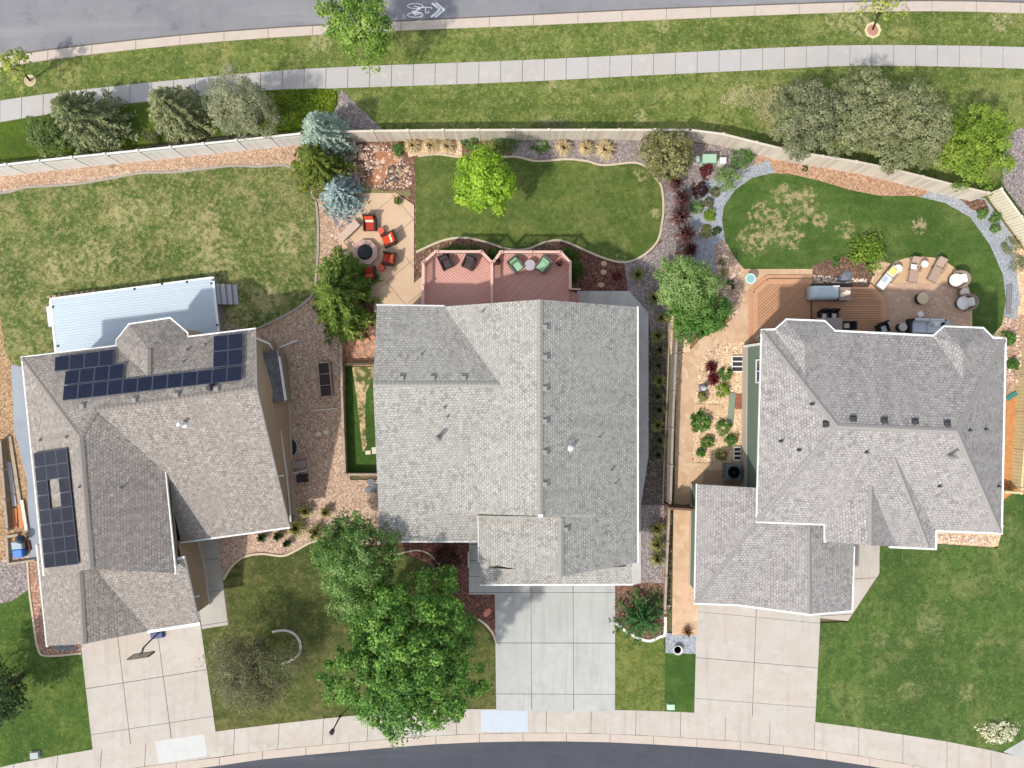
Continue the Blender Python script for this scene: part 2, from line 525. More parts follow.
asphalt_light = tex_mat('worn_asphalt', srgb(132, 130, 132), [('noise', .25, srgb(112, 112, 116), .4, .65, .6, 7), ('noise', 1.2, srgb(144, 143, 145), .48, .75, .45, 8),
    ('noise', 60, srgb(96, 96, 100), .5, .75, .5, 2), ('noise', .5, srgb(92, 92, 98), .58, .72, .6, 9), ('stretch', 1, srgb(150, 149, 150), .5, .7, .5, (.06, .7, 1))], rough=.95, bump=.15, bscale=90)
asphalt_dark = tex_mat('dark_asphalt', srgb(74, 76, 82), [('noise', .5, srgb(62, 64, 70), .4, .7, .6, 6), ('noise', 60, srgb(92, 93, 97), .5, .8, .5, 2), ('noise', 1.8, srgb(84, 85, 90), .55, .75, .4, 7), ('stretch', 1, srgb(92, 93, 98), .5, .7, .5, (.06, .7, 1)), ('noise', .8, srgb(54, 55, 60), .6, .7, .5, 9)], rough=.95, bump=.15, bscale=90)


def grass(name, base, dark, dry, dry_lo=.5, dry_amt=.6, dry_scale=.8, fine=1., spots=None, spot_col=srgb(182, 170, 128), spot_lo=.475, mow=(.12, .9, 1)):
    ly = [('noise', .22, dark, .42, .62, .85, 5), ('noise', .3, dry, .48, .7, .55, 7), ('noise', dry_scale, dry, dry_lo, dry_lo + .16, dry_amt, 9), ('stretch', 1, dark, .48, .66, .5, mow),
          ('noise', 2.2, dark, .5, .58, .7 * fine, 9), ('noise', 4.3, dry, dry_lo + .03, dry_lo + .1, .8 * dry_amt * fine, 9), ('noise', 8, dark, .5, .62, .7 * fine, 6), ('noise', 13, dry, .54, .68, .6 * fine, 5)]
    if spots: ly.append(('spots', 3.0, spot_col, spot_lo, spot_lo + .08, .68, [(W(x, y).x, W(x, y).y, r / S * 1.9) for x, y, r in spots]))
    ly.append(('noise', 22, tuple(c * .5 for c in dark[:3]) + (1,), .5, .66, .6, 4))
    return tex_mat(name, base, ly, rough=.95, bump=.8, bscale=24)


G_verge = grass('verge_grass', srgb(110, 124, 58), srgb(68, 90, 34), srgb(168, 162, 100), .5, .55, .7,
                spots=[(745, 95, 22), (768, 105, 26), (728, 98, 12), (320, 42, 20), (856, 22, 24), (835, 18, 18), (662, 25, 14), (1000, 20, 20), (545, 124, 16), (552, 84, 10), (775, 128, 18), (640, 118, 14)])
G_hedge = grass('groundcover_grass', srgb(89, 109, 33), srgb(63, 83, 28), srgb(120, 133, 42), .55, .4)
G_west = grass('west_dry_lawn', srgb(92, 110, 50), srgb(62, 84, 34), srgb(164, 154, 104), .47, .75, .7,
               spots=[(167, 212, 11), (95, 258, 34), (60, 268, 26), (215, 262, 34), (265, 300, 26), (238, 316, 26), (130, 215, 34), (205, 225, 34), (290, 240, 30)], spot_col=srgb(182, 170, 122))
G_front_west = grass('olive_front_lawn', srgb(88, 98, 46), srgb(60, 72, 32), srgb(136, 124, 80), .5, .5, .8)
G_mid = grass('mid_lawn', srgb(94, 110, 50), srgb(62, 86, 34), srgb(140, 138, 80), .5, .55, .8, .8, spots=[(655, 214, 9), (640, 176, 12), (620, 258, 8)])
G_east = grass('east_lawn', srgb(84, 108, 48), srgb(56, 84, 32), srgb(128, 136, 78), .55, .45, .8, .8,
               spots=[(770, 225, 30), (752, 240, 26), (800, 205, 30), (792, 240, 20), (760, 215, 22), (845, 230, 16), (820, 222, 14), (918, 226, 14), (782, 195, 18)], spot_col=srgb(198, 174, 136), spot_lo=.475)
G_front_east = grass('east_front_lawn', srgb(84, 110, 48), srgb(56, 82, 34), srgb(142, 142, 88), .52, .5, .6,
                     spots=[(930, 620, 26), (965, 690, 18), (905, 690, 18), (880, 640, 18)], spot_col=srgb(141, 139, 97), spot_lo=.48, mow=(1.3, .07, 1))
G_strip = grass('green_strip_lawn', srgb(76, 104, 44), srgb(52, 80, 30), srgb(104, 122, 58), .55, .4)
G_midfront = grass('middle_front_lawn', srgb(98, 114, 50), srgb(70, 90, 36), srgb(142, 138, 78), .47, .6)
G_deep = grass('corner_lawn', srgb(82, 106, 42), srgb(52, 78, 28), srgb(124, 134, 66), .52, .5)


def gravel(name, a, b, c, d, sc=13, bump=.45):
    return tex_mat(name, a, [('cell', sc, b, .3, .75, .9, 0), ('cell', sc, c, .72, .8, .9, 1), ('cell', sc * 1.03, d, .8, .86, .9, 2), ('gap', sc, tuple(x * .42 for x in a[:3]) + (1,), .07, .0, .6),
                             ('noise', .5, tuple(x * .75 for x in a[:3]) + (1,), .45, .7, .4, 6)], rough=.95, bump=bump, bscale=sc * 2)


V_peach = gravel('peach_gravel', srgb(188, 156, 128), srgb(166, 134, 110), srgb(206, 182, 156), srgb(138, 112, 94))
V_pink = gravel('beige_tan_gravel', srgb(196, 166, 142), srgb(168, 138, 116), srgb(218, 198, 178), srgb(134, 110, 96))
V_red = gravel('reddish_gravel', srgb(173, 133, 110), srgb(143, 110, 93), srgb(211, 178, 154), srgb(117, 93, 82))
V_purple = gravel('purple_grey_gravel', srgb(149, 137, 133), srgb(124, 114, 112), srgb(181, 169, 163), srgb(103, 95, 93))
V_grey = gravel('blue_grey_gravel', srgb(162, 165, 169), srgb(141, 144, 149), srgb(185, 188, 193), srgb(117, 121, 125), 18, .4)
V_cream = gravel('cream_gravel', srgb(228, 195, 157), srgb(202, 165, 129), srgb(245, 224, 190), srgb(168, 137, 112))
V_soil = gravel('garden_mulch', srgb(124, 95, 78), srgb(100, 76, 63), srgb(158, 125, 104), srgb(77, 61, 53), 11)
V_dark = gravel('dark_mulch', srgb(100, 91, 82), srgb(79, 72, 65), srgb(132, 121, 110), srgb(64, 59, 55), 11)
V_maroon = gravel('red_brown_mulch', srgb(117, 80, 68), srgb(94, 63, 55), srgb(145, 106, 89), srgb(73, 51, 44), 11)
V_orange = gravel('tan_bark_mulch', srgb(182, 146, 116), srgb(162, 124, 98), srgb(200, 172, 148), srgb(134, 102, 82), 12)

# ------------------------------------------------------------------ the ground and the streets
EX = 1500
g = MB(); g.face([(-260, -260, 0), (260, -260, 0), (260, 260, 0), (-260, 260, 0)])
tag(g.build('ground', tex_mat('ground_soil', srgb(112, 100, 72), [('noise', .2, srgb(84, 92, 48), .42, .6, .8, 7), ('noise', 6, srgb(84, 74, 54), .45, .7, .6, 6)], bump=.5, bscale=15)), kind='structure')

kerb_o = [(-300, 118), (-120, 83), (0, 57.5), (128, 41), (256, 29.5), (400, 21.5), (512, 16.2), (640, 10), (768, 5.2), (870, 1.8), (940, 1.2), (1024, 3), (1180, 11), (1330, 25)]
kerb_i = [(-300, 128), (-120, 93), (0, 67), (128, 50), (256, 38.5), (400, 30.5), (512, 26), (640, 20.5), (768, 15), (870, 11.5), (940, 11), (1024, 13), (1180, 21), (1330, 35)]
walk_t = [(-300, 160), (-120, 123), (0, 100.5), (115, 86), (256, 72.5), (340, 67), (512, 60.5), (640, 54.5), (768, 48), (865, 45), (1024, 47), (1180, 55), (1330, 70)]
walk_b = [(-300, 184), (-120, 146), (0, 122), (115, 105), (256, 91), (340, 88), (512, 82), (640, 75.5), (768, 69.5), (865, 65.5), (1024, 68.5), (1180, 77), (1330, 92)]
sheet('street', [(-300, -500)] + [(-300, 126), (-120, 91), (0, 65), (128, 48), (256, 36), (400, 28), (512, 23.5), (640, 18), (768, 13), (870, 9), (940, 8.5), (1024, 11), (1180, 19), (1330, 33), (1330, -500)], .01, asphalt_light)
sheet('verge_lawn', kerb_i + list(reversed([(-300, 200), (0, 171), (60, 164), (150, 154.5), (225, 147), (300, 140), (350, 139), (430, 138.5), (690, 138), (725, 142), (760, 151), (800, 160), (850, 167), (900, 177), (943, 189), (985, 199), (1000, 200), (1060, 300), (1330, 420)])), .06, G_verge)
slab_strip('street_kerb', kerb_o, kerb_i, .11, 2.75, pink_curb, joint, .025, .12)
slab_strip('upper_sidewalk', walk_t, walk_b, .10, 1.36, tex_mat('sidewalk_concrete', srgb(176, 170, 163), [('noise', .4, srgb(158, 153, 147), .42, .7, .5, 6), ('island', 1, srgb(170, 168, 166), 0, 1, .45), ('noise', 2.2, srgb(198, 192, 184), .55, .75, .6, 8), ('noise', 40, srgb(150, 146, 142), .5, .8, .35, 2)], rough=.9), joint, .03, .12)
# narrow gutter line along the kerb
b = MB(); ribbon(b, [(x, y - .6) for x, y in kerb_o], .10, .012, .02); tag(b.build('gutter_line', joint), kind='structure')

road_e = [(-250, 856), (-60, 806), (130, 777), (210, 767), (256, 760), (345, 751.5), (430, 744.5), (512, 741.5), (600, 742), (680, 746), (768, 752.5), (863, 765), (960, 783), (1100, 815), (1250, 860)]
gut_e = [(x, y - 8.5) for x, y in road_e]
lw_t = [(-250, 812), (-60, 780), (0, 767), (92, 749.5), (216, 731.5), (330, 718), (410, 711), (496, 709), (615, 710), (700, 713), (815, 722), (905, 735), (975, 747), (1100, 776), (1250, 821)]
sheet('residential_street', [(-250, 1200)] + [(x, y - 2) for x, y in road_e] + [(1250, 1200)], .01, asphalt_dark)
slab_strip('lower_sidewalk', lw_t, gut_e, .10, 2.75, concrete, joint, .03, .12)
slab_strip('rolled_kerb', [(x, y + .3) for x, y in gut_e], road_e, .07, 2.75, pink_curb, joint, .03, .09)

# bike lane mark: two wheels, frame, double chevron
bm_ = MB(); zz = .016
def flat_line(p, q, w):
    a, c = W(p[0], p[1], zz), W(q[0], q[1], zz); d = (c - a).normalized(); s = Vector((-d.y, d.x, 0)) * w / 2
    bm_.face([a - s, c - s, c + s, a + s])
def flat_ring(cx, cy, rx, ry, w):
    for i in range(24):
        a0, a1 = 2 * math.pi * i / 24, 2 * math.pi * (i + 1) / 24
        P = [W(cx + (rx + o) * math.cos(a), cy + (ry + o) * math.sin(a), zz) for a, o in ((a0, -w), (a1, -w), (a1, w), (a0, w))]
        bm_.face(list(reversed(P)))
flat_ring(415.2, 6.0, 7.6, 2.5, .45); flat_ring(415.2, 14.9, 7.6, 2.4, .45)
zz = .019
for p, q, w in (((414, 6), (421, 8), .07), ((421, 8), (415, 11), .07), ((415, 11), (412, 12), .09), ((412, 12), (416, 15), .07), ((412.5, 11.5), (422, 13), .07),
                ((421, 7.3), (431, 7.4), .07), ((431, 7.2), (432, 9), .07), ((425.5, 7.4), (425.5, 12.6), .07), ((425.5, 12.6), (429.2, 12.7), .08), ((428.8, 10.6), (428.8, 13), .07), ((415, 14.8), (421, 13.5), .07)):
    flat_line(p, q, w); zz += .0004
for dx in (0, 4.2):
    flat_line((431.8 + dx, 3), (440.3 + dx, 9.9), .13); zz += .0006
    flat_line((440.3 + dx, 9.3), (431.0 + dx, 17.2), .13); zz += .0006
tag(bm_.build('bike_lane_marking', tex_mat('road_paint', srgb(226, 226, 224), [('noise', 9, srgb(150, 150, 152), .52, .66, .8, 8)])), kind='structure')

# ------------------------------------------------------------------ yards (sheets a few mm apart)
sheet('hedge_ground', [(60, 112), (115, 106), (256, 91.5), (322, 89), (336, 92), (338, 104), (330, 120), (322, 134), (200, 148), (60, 160), (-60, 172), (-60, 138), (0, 123)], .075, G_hedge)
sheet('gravel_wedge', [(341, 89), (356, 104), (372, 119), (388, 134), (322, 136), (328, 122), (337, 106)], .08, V_purple)
sheet('fence_bed', [(-80, 175), (60, 164), (150, 152), (232, 142), (320, 135), (320, 128), (200, 139), (120, 150), (60, 157), (-80, 170)], .08, V_dark)
sheet('west_gravel_yard', [(-300, 190), (0, 168), (150, 152), (300, 137), (352, 140), (360, 190), (345, 260), (350, 480), (381, 480), (381, 545), (330, 545), (225, 640), (200, 640), (60, 660), (20, 600), (-300, 640)], .055, V_pink)
sheet('peach_gravel_strip', [(-150, 190), (0, 171), (75, 163), (150, 153), (230, 144), (300, 137), (318, 150), (322, 190), (345, 250), (325, 300), (300, 320), (262, 340), (240, 330), (300, 290), (316, 200), (297, 168), (256, 164), (140, 170), (0, 190), (-150, 215)], .06, V_peach)
sheet('side_gravel', [(-60, 290), (2, 300), (6, 350), (14, 370), (14, 420), (28, 470), (32, 545), (8, 560), (-60, 560)], .06, gravel('tan_gravel', srgb(176, 144, 108), srgb(148, 118, 88), srgb(198, 172, 138), srgb(116, 92, 72)), smooth=False)
sheet('west_walk', [(11, 366), (24, 362), (34, 420), (46, 560), (30, 565), (27, 480), (14, 430), (13, 400)], .075, tex_mat('grey_walk', srgb(150, 156, 162), [('noise', .7, srgb(132, 138, 145), .4, .7, .6, 5), ('noise', 30, srgb(120, 124, 130), .5, .8, .4, 2)]))
sheet('west_lawn', [(-120, 208), (0, 193), (15, 190), (28, 187), (75, 184), (112, 178), (140, 173), (175, 172), (200, 169), (235, 166), (256, 167), (281, 165.5), (292, 169), (300, 178), (311, 194), (316, 207), (317, 240), (315, 275), (312, 294), (290, 312), (256, 329), (238, 328), (228, 322), (222, 310), (216, 345), (100, 366), (24, 368), (12, 364), (5, 352), (1, 320), (-4, 300), (-120, 300)], .085, G_west)
sheet('corner_gravel', [(-200, 555), (10, 562), (26, 563), (28, 590), (12, 601), (-10, 606), (-200, 615)], .07, V_purple)
sheet('corner_lawn', [(-250, 620), (-10, 606), (12, 601), (28, 590), (33, 622), (37, 648), (44, 656), (82, 654), (93, 751), (0, 769), (-60, 782), (-250, 815)], .085, G_deep)
sheet('roof_edge_gravel', [(27, 560), (46, 560), (52, 640), (82, 640), (82, 653), (46, 655), (38, 648), (33, 610)], .08, V_red)
sheet('olive_front_lawn', [(200, 630), (229, 624), (223, 578), (232, 566), (244, 557), (262, 554.5), (282, 556.5), (295, 551), (312, 542), (345, 541), (400, 552), (432, 566), (452, 592), (480, 622), (495, 640), (496, 711), (410, 713), (330, 720), (216, 734)], .085, G_front_west)
# west front walk and drive
def slabs(name, poly, mat, pitch, pitch2, ang, gap=.03, z=.105, off=0.):
    b = MB(); boards(b, [W(p[0], p[1], z) for p in poly], z, ang, pitch, gap, .1, 0, pitch2, off); o = b.build(name, mat); o['kind'] = 'structure'
    sheet(name + '_bed', poly, z - .03, joint)
    return o
def grid_slabs(name, A, B, C, D, us, vs, mat, z=.105, gap=.03):
    """A,B top edge left/right, D,C bottom edge; slab joints at fractions us, vs"""
    P = lambda u, v: (W(*A, z).lerp(W(*B, z), u)).lerp(W(*D, z).lerp(W(*C, z), u), v)
    b = MB(); us = [0] + us + [1]; vs = [0] + vs + [1]
    for i in range(len(us) - 1):
        for j in range(len(vs) - 1):
            q = [P(us[i], vs[j]), P(us[i + 1], vs[j]), P(us[i + 1], vs[j + 1]), P(us[i], vs[j + 1])]
            c = sum(q, Vector()) / 4; q = [p + (c - p).normalized() * gap * .7 for p in q]
            b.prism(q, z - .1, z, 0, .008)
    o = b.build(name, mat); o['kind'] = 'structure'
    sheet(name + '_bed', [A, B, C, D], z - .025, joint)
grid_slabs('west_driveway', (80, 640), (200, 620), (216, 732.5), (92.5, 751), [.31, .64], [.44, .855], concrete)
grid_slabs('middle_driveway', (494.5, 580), (615.5, 580), (615.5, 711.5), (496, 711), [.3, .65], [.095, .48, .87], concrete_grey)
grid_slabs('east_driveway', (697, 600), (821, 612), (815.5, 724), (694, 715), [.48], [.10, .5, .855], concrete)
slabs('west_front_walk', [(186, 540), (217, 537), (228, 625), (202, 629), (196, 590)], tex_mat('shaded_walk', srgb(172, 166, 156), [('noise', 1, srgb(150, 146, 138), .4, .7, .5, 5)]), 2.0, None, 0.15)
b = MB()
for q in ([(155, 741), (204, 733), (207.5, 756), (159, 763.5)],): b.prism([W(x, y, .104) for x, y in q], .02, .1045)
tag(b.build('new_sidewalk_slab', concrete_new), kind='structure')
b = MB()
for q in ([(481, 710), (528, 710), (528, 732), (481, 732)],): b.prism([W(x, y, .104) for x, y in q], .02, .1045)
tag(b.build('pale_sidewalk_slab', concrete_cool), kind='structure')

# middle lot
sheet('middle_soil', [(318, 137), (512, 141), (700, 141), (735, 146), (690, 250), (664, 330), (668, 640), (496, 642), (470, 620), (400, 560), (345, 540), (330, 540), (381, 540), (381, 480), (345, 475), (342, 300), (330, 230), (318, 190)], .05, V_soil)
sheet('front_bed', [(385, 536), (470, 536), (470, 594), (497, 594), (497, 640), (478, 620), (462, 605), (440, 574), (425, 561), (400, 552)], .095, V_maroon)
sheet('kerb_side_bed', [(615.5, 580), (668, 578), (668, 636), (650, 641), (632, 634), (616, 622)], .07, V_soil)
sheet('middle_front_lawn', [(616, 623), (632, 635), (648, 641), (664, 637.5), (665, 655), (664.5, 714), (615.5, 712)], .085, G_midfront)
sheet('green_strip_lawn', [(664.8, 653), (697, 653.5), (695, 715), (664.5, 714)], .086, G_strip)
sheet('middle_lawn', [(416, 252), (416, 200), (415, 158), (425, 155), (437, 154.5), (461, 157), (490, 158.5), (515, 157), (537, 161), (567, 159), (587, 161.5), (604, 165), (634, 163), (648, 168), (656, 178), (662, 190), (663, 205), (662, 220), (657, 240), (646, 253), (632, 260), (620, 262), (607, 259), (587, 251), (569, 243), (557, 240), (542, 243), (527, 249), (508, 249), (486, 242), (463, 237.5), (441, 241)], .09, G_mid)
sheet('side_mulch', [(636, 296), (652, 300), (668, 330), (665, 420), (664, 505), (664, 580), (640, 580), (640, 500), (648, 455), (648, 312)], .06, V_dark)
sheet('straw_bed', [(408, 141), (462, 141), (462, 157), (437, 153), (420, 155), (408, 157)], .069, V_cream)
sheet('plum_fence_bed', [(512, 141), (650, 141), (650, 166), (634, 162), (604, 164), (587, 160), (567, 158), (537, 160), (512, 156)], .0695, V_purple)
sheet('barberry_bed', [(648, 166), (664, 160), (692, 168), (694, 250), (676, 252), (660, 240), (665, 215), (664, 190)], .067, V_purple)
sheet('plum_gravel', [(624, 262), (648, 254), (664, 240), (676, 250), (668, 300), (664, 345), (652, 345), (648, 312), (628, 291)], .068, V_purple)
sheet('brown_bed', [(560, 240), (590, 254), (610, 261), (626, 264), (629, 292), (580, 292), (570, 300), (560, 280)], .066, V_maroon)
sheet('plum_front_gravel', [(640, 505), (664, 505), (665, 583), (641, 583)], .07, V_purple)
sheet('side_concrete', [(577, 291), (629, 291), (648.5, 313), (648.5, 456), (641, 505), (641, 583), (628, 586), (620, 520), (625, 320), (577, 310)], .11, tex_mat('mottled_walk', srgb(190, 185, 180), [('noise', 1.2, srgb(166, 160, 156), .4, .65, .7, 6), ('noise', 30, srgb(150, 145, 142), .5, .8, .4, 2)], rough=.9))
slabs('entry_walk', [(469, 541), (500, 541), (497, 594.5), (469, 594.5)], concrete_grey, 1.0, None, 0.0, z=.125)
sheet('dog_run_lawn', [(345, 366), (379, 366), (379, 474), (345, 474)], .07, G_strip)
sheet('dog_run_stones', [(352, 367), (376, 367), (372, 380), (366, 392), (365, 420), (367, 445), (363, 452), (360, 430), (357, 400), (354, 380)], .08, tex_mat('worn_dirt_and_grass', srgb(186, 160, 120), [('cell', 9, srgb(210, 188, 150), .5, .9, .7, 0), ('noise', 1.6, srgb(64, 90, 38), .47, .55, .95, 8), ('noise', 7, srgb(120, 96, 66), .5, .62, .6, 6)], bump=.5, bscale=14))
sheet('path_to_gate', [(340, 340), (379, 340), (379, 366), (342, 366)], .07, V_orange)
# fire pit patio
slabs('fire_pit_patio', [(354.5, 193), (396, 193), (414, 205), (414, 283), (425, 274), (425, 312), (374, 312), (374, 300), (345, 262), (338, 240), (354, 226)], tex_mat('tan_patio_concrete', srgb(200, 172, 142), [('noise', .6, srgb(184, 156, 128), .4, .7, .5, 6), ('noise', 4, srgb(210, 186, 158), .5, .75, .4, 6), ('noise', 35, srgb(170, 146, 120), .55, .8, .35, 2)], rough=.85), 1.9, 1.9, math.radians(40), .025, z=.11, off=.4)

# east lot
sheet('east_soil', [(700, 146), (760, 148), (850, 166), (985, 198), (1060, 300), (1060, 500), (1001, 500), (1003, 545), (940, 560), (690, 640), (672, 636), (676, 400), (668, 330), (690, 250)], .05, V_cream)
sheet('corner_gravel_bed', [(1000, 140), (1020, 128), (1060, 130), (1080, 270), (1026, 216), (1004, 187)], .064, V_purple)
sheet('east_orange_bed', [(745, 158), (765, 152), (810, 161), (850, 168), (900, 178), (943, 188), (960, 205), (915, 200), (880, 199), (850, 194), (800, 178), (775, 174), (752, 180), (735, 195), (720, 190), (730, 160)], .06, V_orange)
sheet('utility_bed', [(690, 143), (726, 145), (758, 152), (752, 170), (735, 185), (700, 190), (688, 170)], .062, V_purple)
sheet('grey_gravel_strip', [(745, 168), (768, 160), (775, 172), (752, 182), (735, 195), (726, 212), (727, 245), (740, 262), (730, 275), (705, 290), (690, 270), (690, 200), (705, 180), (730, 180)], .068, V_grey)
sheet('grey_gravel_arc', [(930, 192), (985, 198), (1012, 235), (1020, 300), (1016, 320), (1004, 318), (1005, 290), (990, 245), (970, 217), (945, 203), (915, 199)], .068, V_grey)
sheet('brown_bed_by_arc', [(958, 197), (985, 200), (990, 212), (972, 210)], .072, V_soil)
sheet('east_bed_low', [(1001, 335), (1004, 316), (1030, 315), (1030, 400), (1000, 400)], .062, V_peach)
sheet('east_side_bark', [(1000, 395), (1030, 395), (1024, 500), (1000, 500)], .066, tex_mat('orange_soil', srgb(196, 140, 88), [('noise', 3, srgb(166, 112, 70), .4, .7, .7, 6), ('noise', 20, srgb(120, 84, 58), .55, .8, .5, 3)]))
sheet('east_lawn', [(722, 220), (724, 206), (735, 190), (752, 178), (770, 173.5), (790, 174), (820, 181), (850, 190), (880, 196), (915, 196), (945, 203), (970, 217), (990, 245), (1003, 275), (1006, 300), (1002, 325), (990, 338), (970, 340), (968, 320), (965, 290), (880, 260), (872, 264), (815, 266), (812, 270), (744, 269), (733, 255), (725, 240)], .085, G_east)
sheet('rose_cobble_bed', [(724, 240), (742, 268), (742, 300), (728, 318), (722, 300), (714, 262), (716, 245)], .078, V_peach)
sheet('mulch_bed_by_path', [(715, 300), (737, 308), (735, 316), (718, 332), (700, 342), (690, 350), (690, 330)], .074, gravel('russet_mulch', srgb(150, 112, 84), srgb(126, 92, 70), srgb(176, 138, 108), srgb(100, 74, 58), 11))
stamped = tex_mat('stamped_concrete', srgb(200, 168, 136), [('cell', 2.6, srgb(182, 148, 118), .2, .9, .6, 0), ('cell', 2.6, srgb(212, 186, 158), .6, .9, .6, 1), ('noise', 3, srgb(186, 156, 126), .45, .7, .4, 6), ('noise', 35, srgb(160, 132, 108), .55, .8, .35, 2)], rough=.85, bump=.15, bscale=8)
sheet('east_path', [(672, 635), (673.5, 505), (676, 470), (677.5, 390), (682, 364), (690, 351), (701, 338), (720, 329), (736, 316), (744, 298), (743.5, 269), (812.5, 269), (812.5, 285), (760, 300), (753, 345), (741, 341), (718, 343.5), (705, 352), (698, 372), (694, 400), (692, 463), (760, 463), (760, 492), (700, 492), (697.5, 600), (697.5, 635)], .1, stamped)
sheet('ac_pad_shadow_bed', [(705, 470), (742, 470), (742, 492), (700, 492)], .104, tex_mat('pad_shade_brown', srgb(170, 140, 112), [('noise', 3, srgb(150, 122, 98), .4, .7, .5, 5)]))  # darker brown sheet paints the shade beside the condenser pad
pavers = tex_mat('patio_pavers', srgb(200, 166, 140), [('cell', 3.2, srgb(178, 144, 120), .3, .9, .5, 0), ('noise', 1.2, srgb(200, 170, 142), .45, .7, .6, 6), ('noise', 30, srgb(150, 120, 98), .55, .8, .4, 2)], rough=.9, bump=.2, bscale=10,
                 brick=(.42, .26, .012, srgb(206, 172, 146), srgb(188, 152, 128), srgb(160, 130, 108), .3))
pavers_tan = tex_mat('tan_paver', srgb(202, 170, 136), [('noise', 3, srgb(186, 152, 120), .4, .7, .5, 6), ('noise', 30, srgb(160, 130, 104), .55, .8, .4, 2)], rough=.9)
arc = [(870, 286), (876, 277), (884, 269), (894, 262), (906, 258), (920, 256.5), (934, 257.5), (945, 261), (955, 268), (963, 278), (969, 288), (972, 298), (972.5, 350)]
sheet('east_patio', arc + [(880, 350), (880, 300)], .11, pavers_tan)
sheet('patio_shade_field', [(872, 285)] + [(880, 282), (895, 283), (940, 283), (955, 280), (961, 284), (967, 296), (970, 306), (970.5, 350), (884, 350), (884, 302)], .115, pavers)  # upper edge follows the house shadow line; paver tone here paints that shade
sheet('cobble_bed_by_deck', [(812, 266), (830, 259), (845, 257), (868, 262), (874, 274), (868, 287), (812, 286)], .088, V_soil)
sheet('east_front_lawn', [(819, 623), (848, 622), (858, 605), (879, 575), (880, 546), (936, 544), (998, 548), (1004, 500), (1012, 494), (1120, 494), (1120, 770), (1090, 773), (1030, 740), (1003, 752), (975, 749), (905, 737), (815, 724)], .085, G_front_east)
sheet('entry_bed', [(930, 525), (1004, 525), (998, 546), (936, 543)], .09, V_cream)
slabs('east_entry_walk', [(850, 540), (879.5, 540), (879.5, 573), (848, 621), (819, 618), (830, 600), (850, 590)], concrete, 2.2, None, .05, z=.107)
sheet('corner_walk', [(1003, 752), (1030, 736), (1130, 680), (1130, 780), (1090, 778)], .108, concrete_grey)
sheet('grey_gravel_square', [(665.5, 633), (697.5, 634.5), (696.8, 654), (665.5, 653)], .088, V_grey)
for nm, q, m in (('west_garage_apron', [(76.5, 612), (196, 592), (200, 619.6), (80, 639.6)], concrete), ('middle_garage_apron', [(494.5, 552), (615.5, 552), (615.5, 579.6), (494.5, 579.6)], concrete_grey), ('east_garage_apron', [(697, 580), (822, 584), (821, 611.6), (697, 599.6)], concrete)):
    sheet(nm, q, .098, m)
# ------------------------------------------------------------------ houses
SH_W = shingle('brown_grey_shingle', srgb(172, 164, 155), srgb(142, 134, 126), srgb(112, 105, 99), srgb(194, 184, 175), 3.4, .65)
SH_M = shingle('pale_grey_shingle', srgb(190, 186, 177), srgb(160, 157, 149), srgb(122, 119, 114), srgb(198, 193, 184), 2.6, .45)
SH_E = shingle('mid_grey_shingle', srgb(184, 179, 174), srgb(154, 149, 145), srgb(118, 114, 111), srgb(196, 190, 184), 2.6, .5)
CAPS = {}
WHITE = tex_mat('white_trim', srgb(226, 226, 223), [('noise', 1.2, srgb(186, 184, 178), .48, .72, .6, 7)], rough=.5, space='obj')
W_TRIM_GREY = plain('grey_trim', srgb(200, 200, 196))
BROWN = tex_mat('brown_siding', srgb(164, 144, 121), [('stretch', 1, srgb(148, 128, 106), .4, .7, .5, (.4, .4, 9))], rough=.8, space='obj')
TAUPE = tex_mat('taupe_siding', srgb(150, 140, 126), [('stretch', 1, srgb(132, 123, 110), .4, .7, .5, (.4, .4, 9))], rough=.8, space='obj')
GREEN = tex_mat('green_siding', srgb(110, 126, 112), [('stretch', 1, srgb(98, 114, 100), .4, .7, .5, (.4, .4, 9))], rough=.8, space='obj')
FOUND = plain('foundation_concrete', srgb(186, 176, 162), .9)
GLASS = tex_mat('window_glass', srgb(50, 60, 74), rough=.1, spec=.6, space='obj')
DARK = plain('dark_metal', srgb(58, 58, 62), .5)
BLACK = plain('black_plastic', srgb(28, 28, 31), .5)
VENT = plain('vent_metal', srgb(138, 135, 130), .6)
PIPE = plain('white_pipe', srgb(226, 226, 224), .5)


ROOFS = {}


def roof(root, faces, mat, th=.16, name='roof', fmat=None):
    """faces: lists of (px,py,h); shingles run level across each slope"""
    b = MB(); o = root.location
    from collections import Counter
    edges = Counter(); tops = []
    key = lambda p: (round(p.x, 2), round(p.y, 2), round(p.z, 2))
    dn = Vector((0, 0, -th))
    for f in faces:
        P = [W(*p) - o for p in f]
        if area2(P) < 0: P.reverse()
        n = Vector()
        for i in range(len(P)): n += (P[i] - P[0]).cross(P[(i + 1) % len(P)] - P[0])
        n.normalize()
        u = Vector((-n.y, n.x, 0)); u = u.normalized() if u.length > 1e-4 else Vector((1, 0, 0)); v = n.cross(u)
        for t in tessellate_polygon([[Vector((p.x, p.y, 0)) for p in P]]):
            T = [P[k] for k in t]
            if area2(T) < 0: T.reverse()
            b.face(T, 0, [(p.dot(u), p.dot(v)) for p in T]); b.face([p + dn for p in reversed(T)], 1)
            ROOFS.setdefault(root.name, []).append([p + o for p in T])
        tops.append(P)
        for i in range(len(P)): edges[frozenset((key(P[i]), key(P[(i + 1) % len(P)])))] += 1
    for P in tops:
        for i in range(len(P)):
            a, c = P[i], P[(i + 1) % len(P)]
            if edges[frozenset((key(a), key(c)))] == 1: b.face([a, a + dn, c + dn, c], 1)
    return b.build(name, [mat, fmat or WHITE], root)


